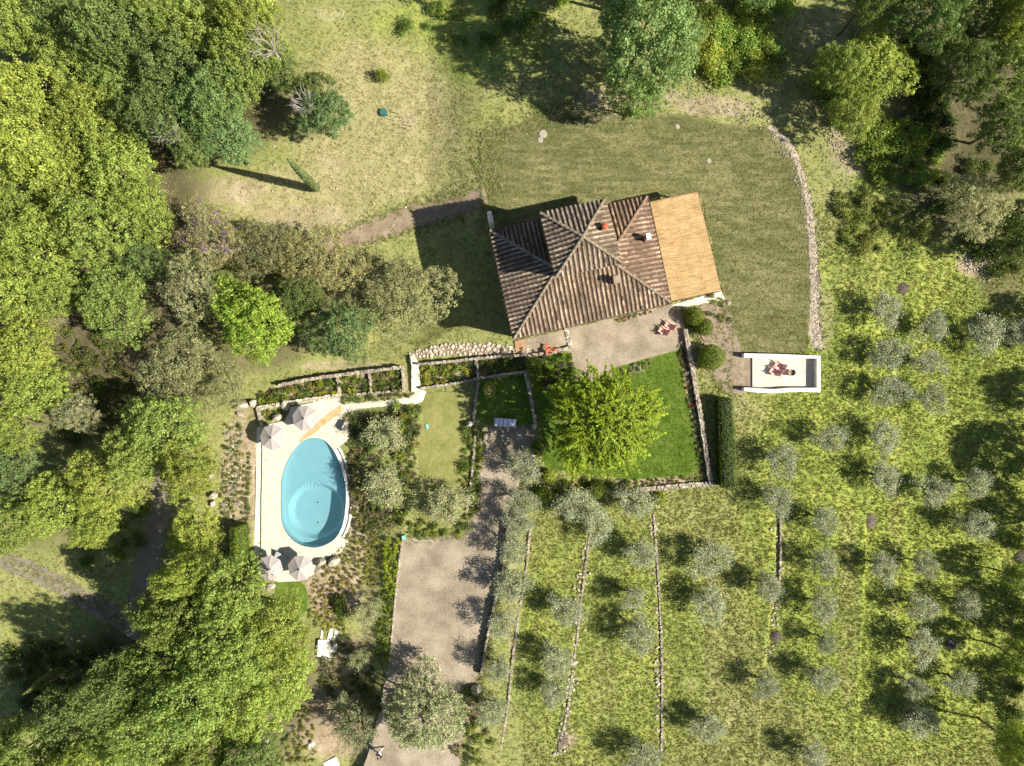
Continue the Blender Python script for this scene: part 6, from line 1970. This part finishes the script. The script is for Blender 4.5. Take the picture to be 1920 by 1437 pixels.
# ------------------------------------------------------------------ walking person
def person():
    f1 = P(720.3, 1402, LOT_Z); f2 = P(709.5, 1411, LOT_Z)
    c = (f1 + f2) / 2
    fwd = (f2 - f1).xy.normalized()
    rot = math.atan2(fwd.y, fwd.x)
    t = thing('person', 'person walking on the gravel in a dark top and light trousers', 'person', (c.x, c.y, LOT_Z), rot)
    st = (f2 - f1).xy.length / 2
    # local: +x forward
    def skin(name, pts, edges, rad, mat, parent, root):
        m = bpy.data.meshes.new(name); m.from_pydata(pts, edges, []); m.materials.append(mat)
        o = link(name, m, parent)
        md = o.modifiers.new('skin', 'SKIN'); md.use_smooth_shade = True
        for i, r in enumerate(rad):
            o.data.skin_vertices[0].data[i].radius = (r, r)
            o.data.skin_vertices[0].data[i].use_root = (i == root)
        s = o.modifiers.new('sub', 'SUBSURF'); s.levels = 1; s.render_levels = 2
        return o
    pts = [(0, 0, .95), (.02, 0, 1.15), (.05, 0, 1.38), (.06, 0, 1.47), (.08, 0, 1.56), (.10, 0, 1.67),
           (.0, .10, .92), (.22, .10, .52), (st - .04, .10, .10), (st + .14, .10, .05),
           (.0, -.10, .92), (-.05, -.10, .50), (-st - .02, -.10, .14), (-st + .12, -.10, .05),
           (.05, .19, 1.38), (-.08, .24, 1.12), (-.10, .24, .88), (-.08, .24, .80),
           (.05, -.19, 1.38), (.14, -.25, 1.14), (.30, -.25, .98), (.37, -.24, .95)]
    ed = [(0, 1), (1, 2), (2, 3), (3, 4), (4, 5), (0, 6), (6, 7), (7, 8), (8, 9), (0, 10), (10, 11), (11, 12), (12, 13), (2, 14), (14, 15), (15, 16), (16, 17), (2, 18), (18, 19), (19, 20), (20, 21)]
    rad = [.14, .125, .13, .06, .085, .075, .085, .06, .042, .035, .085, .06, .042, .035, .06, .045, .034, .036, .06, .045, .034, .036]
    skin('body', pts, ed, rad, M['skin'], t, 0)
    lp = [(0, 0, .98), (0, .10, .90), (.22, .10, .52), (st - .03, .10, .14), (0, -.10, .90), (-.05, -.10, .50), (-st - .01, -.10, .17)]
    skin('trousers', lp, [(0, 1), (1, 2), (2, 3), (0, 4), (4, 5), (5, 6)], [.155, .10, .076, .062, .10, .076, .062], M['cream_cloth'], t, 0)
    tp = [(0, 0, 1.0), (.02, 0, 1.16), (.05, 0, 1.38), (.05, .20, 1.375), (-.08, .245, 1.12), (-.10, .245, .92), (.05, -.20, 1.375), (.14, -.255, 1.14), (.27, -.255, 1.0)]
    skin('shirt', tp, [(0, 1), (1, 2), (2, 3), (3, 4), (4, 5), (2, 6), (6, 7), (7, 8)], [.165, .15, .15, .078, .062, .05, .078, .062, .05], M['navy'], t, 0)
    b = MB(); b.lathe([(.02, .115), (.07, .10), (.098, .04), (.10, -.02), (.085, -.08)], 12, (.085, 0, 1.63)); b.build('hair', M['hair'], t, smooth=True)
    for y, x in ((.10, st + .05), (-.10, -st + .04)):
        b = MB(); b.box((x, y, .05), (.27, .10, .10), 0, .12, random.Random(2)); b.build('shoe', M['navy'], t)
person()

# ------------------------------------------------------------------ grass (nobody could count it)
def grass_field(name, n, box_px, seed, height, blades, colours, where=None, width=.05, label=None, density=None, lift=0.0, zf=None):
    rs = np.random.RandomState(seed)
    u = rs.uniform(box_px[0], box_px[2], n); v = rs.uniform(box_px[1], box_px[3], n)
    x = (u - 960) / PPM; y = -(v - 718.5) / PPM
    keep = np.ones(n, bool)
    if where is not None:
        keep &= inpoly(u, v, where)
    else:
        keep &= ~hard_mask(x, y)
        d = blobs(DIRT_Z, u, v); l = blobs(LIT_Z, u, v)
        keep &= rs.rand(n) > np.clip(d * .9 + l * .75, 0, .97)
    u, v, x, y = u[keep], v[keep], x[keep], y[keep]
    n = len(u)
    z = g_arr(x, y) + undulation(x, y) * .7 - .035 if zf is None else np.full(n, zf)
    k = blades
    X = np.repeat(np.stack([x, y, z], 1), k, 0) + np.concatenate([rs.normal(size=(n * k, 2)) * .07, np.zeros((n * k, 1))], 1)
    az = rs.uniform(0, 6.283, n * k); h = rs.uniform(*height, n * k); ln = rs.uniform(.25, 1.0, n * k) * h
    d = np.stack([np.cos(az), np.sin(az), np.zeros(n * k)], 1)
    s = np.stack([-np.sin(az), np.cos(az), np.zeros(n * k)], 1) * (width * rs.uniform(.6, 1.5, (n * k, 1)))
    tip = X + d * ln[:, None] + np.array([0, 0, 1]) * h[:, None]
    V = np.stack([X - s, X + s, tip], 1)
    if colours is None:
        lu = blobs(LUSH_Z, u, v); dr = blobs(DRY_Z, u, v)
        t = rs.rand(n, 1)
        base = np.array(GRASS_B) * (1 - t) + np.array(GRASS_A) * t
        lush = np.array(LUSH_B) * (1 - t) + np.array(LUSH_A) * t
        isl = (lu + rs.normal(size=n) * .25 > .5)[:, None]
        c = np.where(isl, lush, base)
        isd = (dr + rs.normal(size=n) * .25 > .6)[:, None]
        c = np.where(isd, np.array(DRY) * (.7 + .5 * t), c)
    else:
        cc = np.array(colours); c = cc[rs.randint(0, len(cc), n)]
    c = np.repeat(c, k, 0) * rs.uniform(.7, 1.25, (n * k, 1))
    o = link(name, quads_mesh(name, V, c, M['grass']))
    o.color = (1, 1, 1, 1)
    tag(o, label, 'grass', kind='stuff')
    return o
grass_field('meadow_grass', 130000, (-20, -20, 1940, 1460), 1, (.06, .22), 4, None, label='rough meadow grass between woodland, house and grove', width=.035)
grass_field('tall_grass', 60000, (980, 380, 1940, 1460), 2, (.06, .22), 6, [LUSH_A, LUSH_B, (0.34, 0.34, 0.10), (0.2, 0.23, 0.08), GRASS_A, DRY], label='taller lush weeds of the olive grove', width=.04)
grass_field('lawn_grass', 15000, (1000, 640, 1320, 900), 3, (.03, .08), 5, [(0.085, 0.155, 0.01), (0.12, 0.20, 0.014)], where=[(1270, 659), (1283, 725), (1298, 790), (1308, 860), (1308, 880), (1290, 890), (1240, 894), (1185, 898), (1020, 878), (1012, 800), (1000, 720), (1002, 674), (1064, 664), (1082, 718), (1148, 718), (1152, 692), (1195, 678)], label='short bright grass of the garden lawn', width=.02, zf=.008)
grass_field('sod_grass', 34000, (900, 200, 1525, 665), 4, (.03, .09), 4, [(0.11, 0.135, 0.042), (0.19, 0.195, 0.07), (0.27, 0.25, 0.115)], where=[(925, 252), (1000, 224), (1180, 207), (1360, 234), (1440, 240), (1492, 310), (1516, 440), (1519, 520), (1512, 660), (1400, 662), (1376, 608), (1356, 552), (1320, 368), (1300, 364), (1212, 374), (1150, 390), (1020, 413), (930, 426), (918, 400), (932, 350), (908, 300)], label='short striped grass of the mown lawn', width=.025, zf=.012)

def edge_weeds(name, line, n, spread, label, seed):
    rng = random.Random(seed)
    pts = refine([Vector(q) for q in line], 2, 0, 0, closed=False)
    Vs, Ts = [], []
    rs = np.random.RandomState(seed)
    for _ in range(n):
        q = rng.choice(pts); p = PG(q.x + rng.gauss(0, spread), q.y + rng.gauss(0, spread))
        k = 9
        az = rs.uniform(0, 6.283, k); h = rs.uniform(.05, .16, k); s = rng.uniform(.6, 1.3)
        X = np.array([[p.x, p.y, p.z]]) + np.concatenate([rs.normal(size=(k, 2)) * .06, np.zeros((k, 1))], 1)
        d = np.stack([np.cos(az), np.sin(az), np.zeros(k)], 1); t = np.stack([-np.sin(az), np.cos(az), np.zeros(k)], 1) * .035
        Vs.append(np.stack([X - t, X + t, X + d * h[:, None] * 1.2 * s + np.array([0, 0, 1]) * h[:, None] * s], 1))
        Ts.append(np.array([rng.choice([GRASS_A, GRASS_B, LUSH_B, DRY])]) * rs.uniform(.7, 1.2, (k, 1)))
    o = link(name, quads_mesh(name, np.concatenate(Vs), np.concatenate(Ts), M['grass'])); o.color = (1, 1, 1, 1)
    tag(o, label, 'weeds', kind='stuff')
edge_weeds('edge_weeds', [(757, 1010), (868, 1003), (884, 960), (895, 880), (902, 830)], 420, 5, 'weeds creeping over the top edge of the gravel lot', 1)
edge_weeds('edge_weeds', [(953, 990), (946, 1050), (926, 1140), (909, 1220), (902, 1265), (880, 1310)], 420, 5, 'weeds along the stone kerb of the gravel lot', 2)
edge_weeds('edge_weeds', [(620, 478), (720, 445), (800, 424), (880, 402)], 300, 6, 'weeds along the lower side of the dirt track', 3)
edge_weeds('edge_weeds', [(610, 442), (720, 402), (800, 378), (880, 360)], 300, 6, 'weeds along the upper side of the dirt track', 4)
edge_weeds('edge_weeds', [(0, 1048), (60, 1070), (130, 1106), (190, 1140), (240, 1172)], 500, 9, 'weeds growing along the middle and sides of the driveway', 5)
edge_weeds('edge_weeds', [(1300, 580), (1330, 700), (1362, 735), (1375, 610), (1362, 565), (1340, 640)], 420, 9, 'weeds on the brown gravel path beside the topiary', 6)
edge_weeds('edge_weeds', list(zip(T2[1], T2[0])), 420, 4, 'weeds overgrowing the second terrace wall of the grove', 7)
edge_weeds('edge_weeds', list(zip(T3[1], T3[0])), 420, 4, 'weeds overgrowing the third terrace wall of the grove', 8)
edge_weeds('edge_weeds', list(zip(T4[1], T4[0])), 260, 4, 'weeds overgrowing the short middle terrace wall', 9)
edge_weeds('edge_weeds', [(915, 430), (915, 400), (928, 350), (906, 300), (925, 250), (1000, 222), (1090, 205)], 1500, 13, 'rough grass blending the left edge of the mown lawn into the meadow', 10)
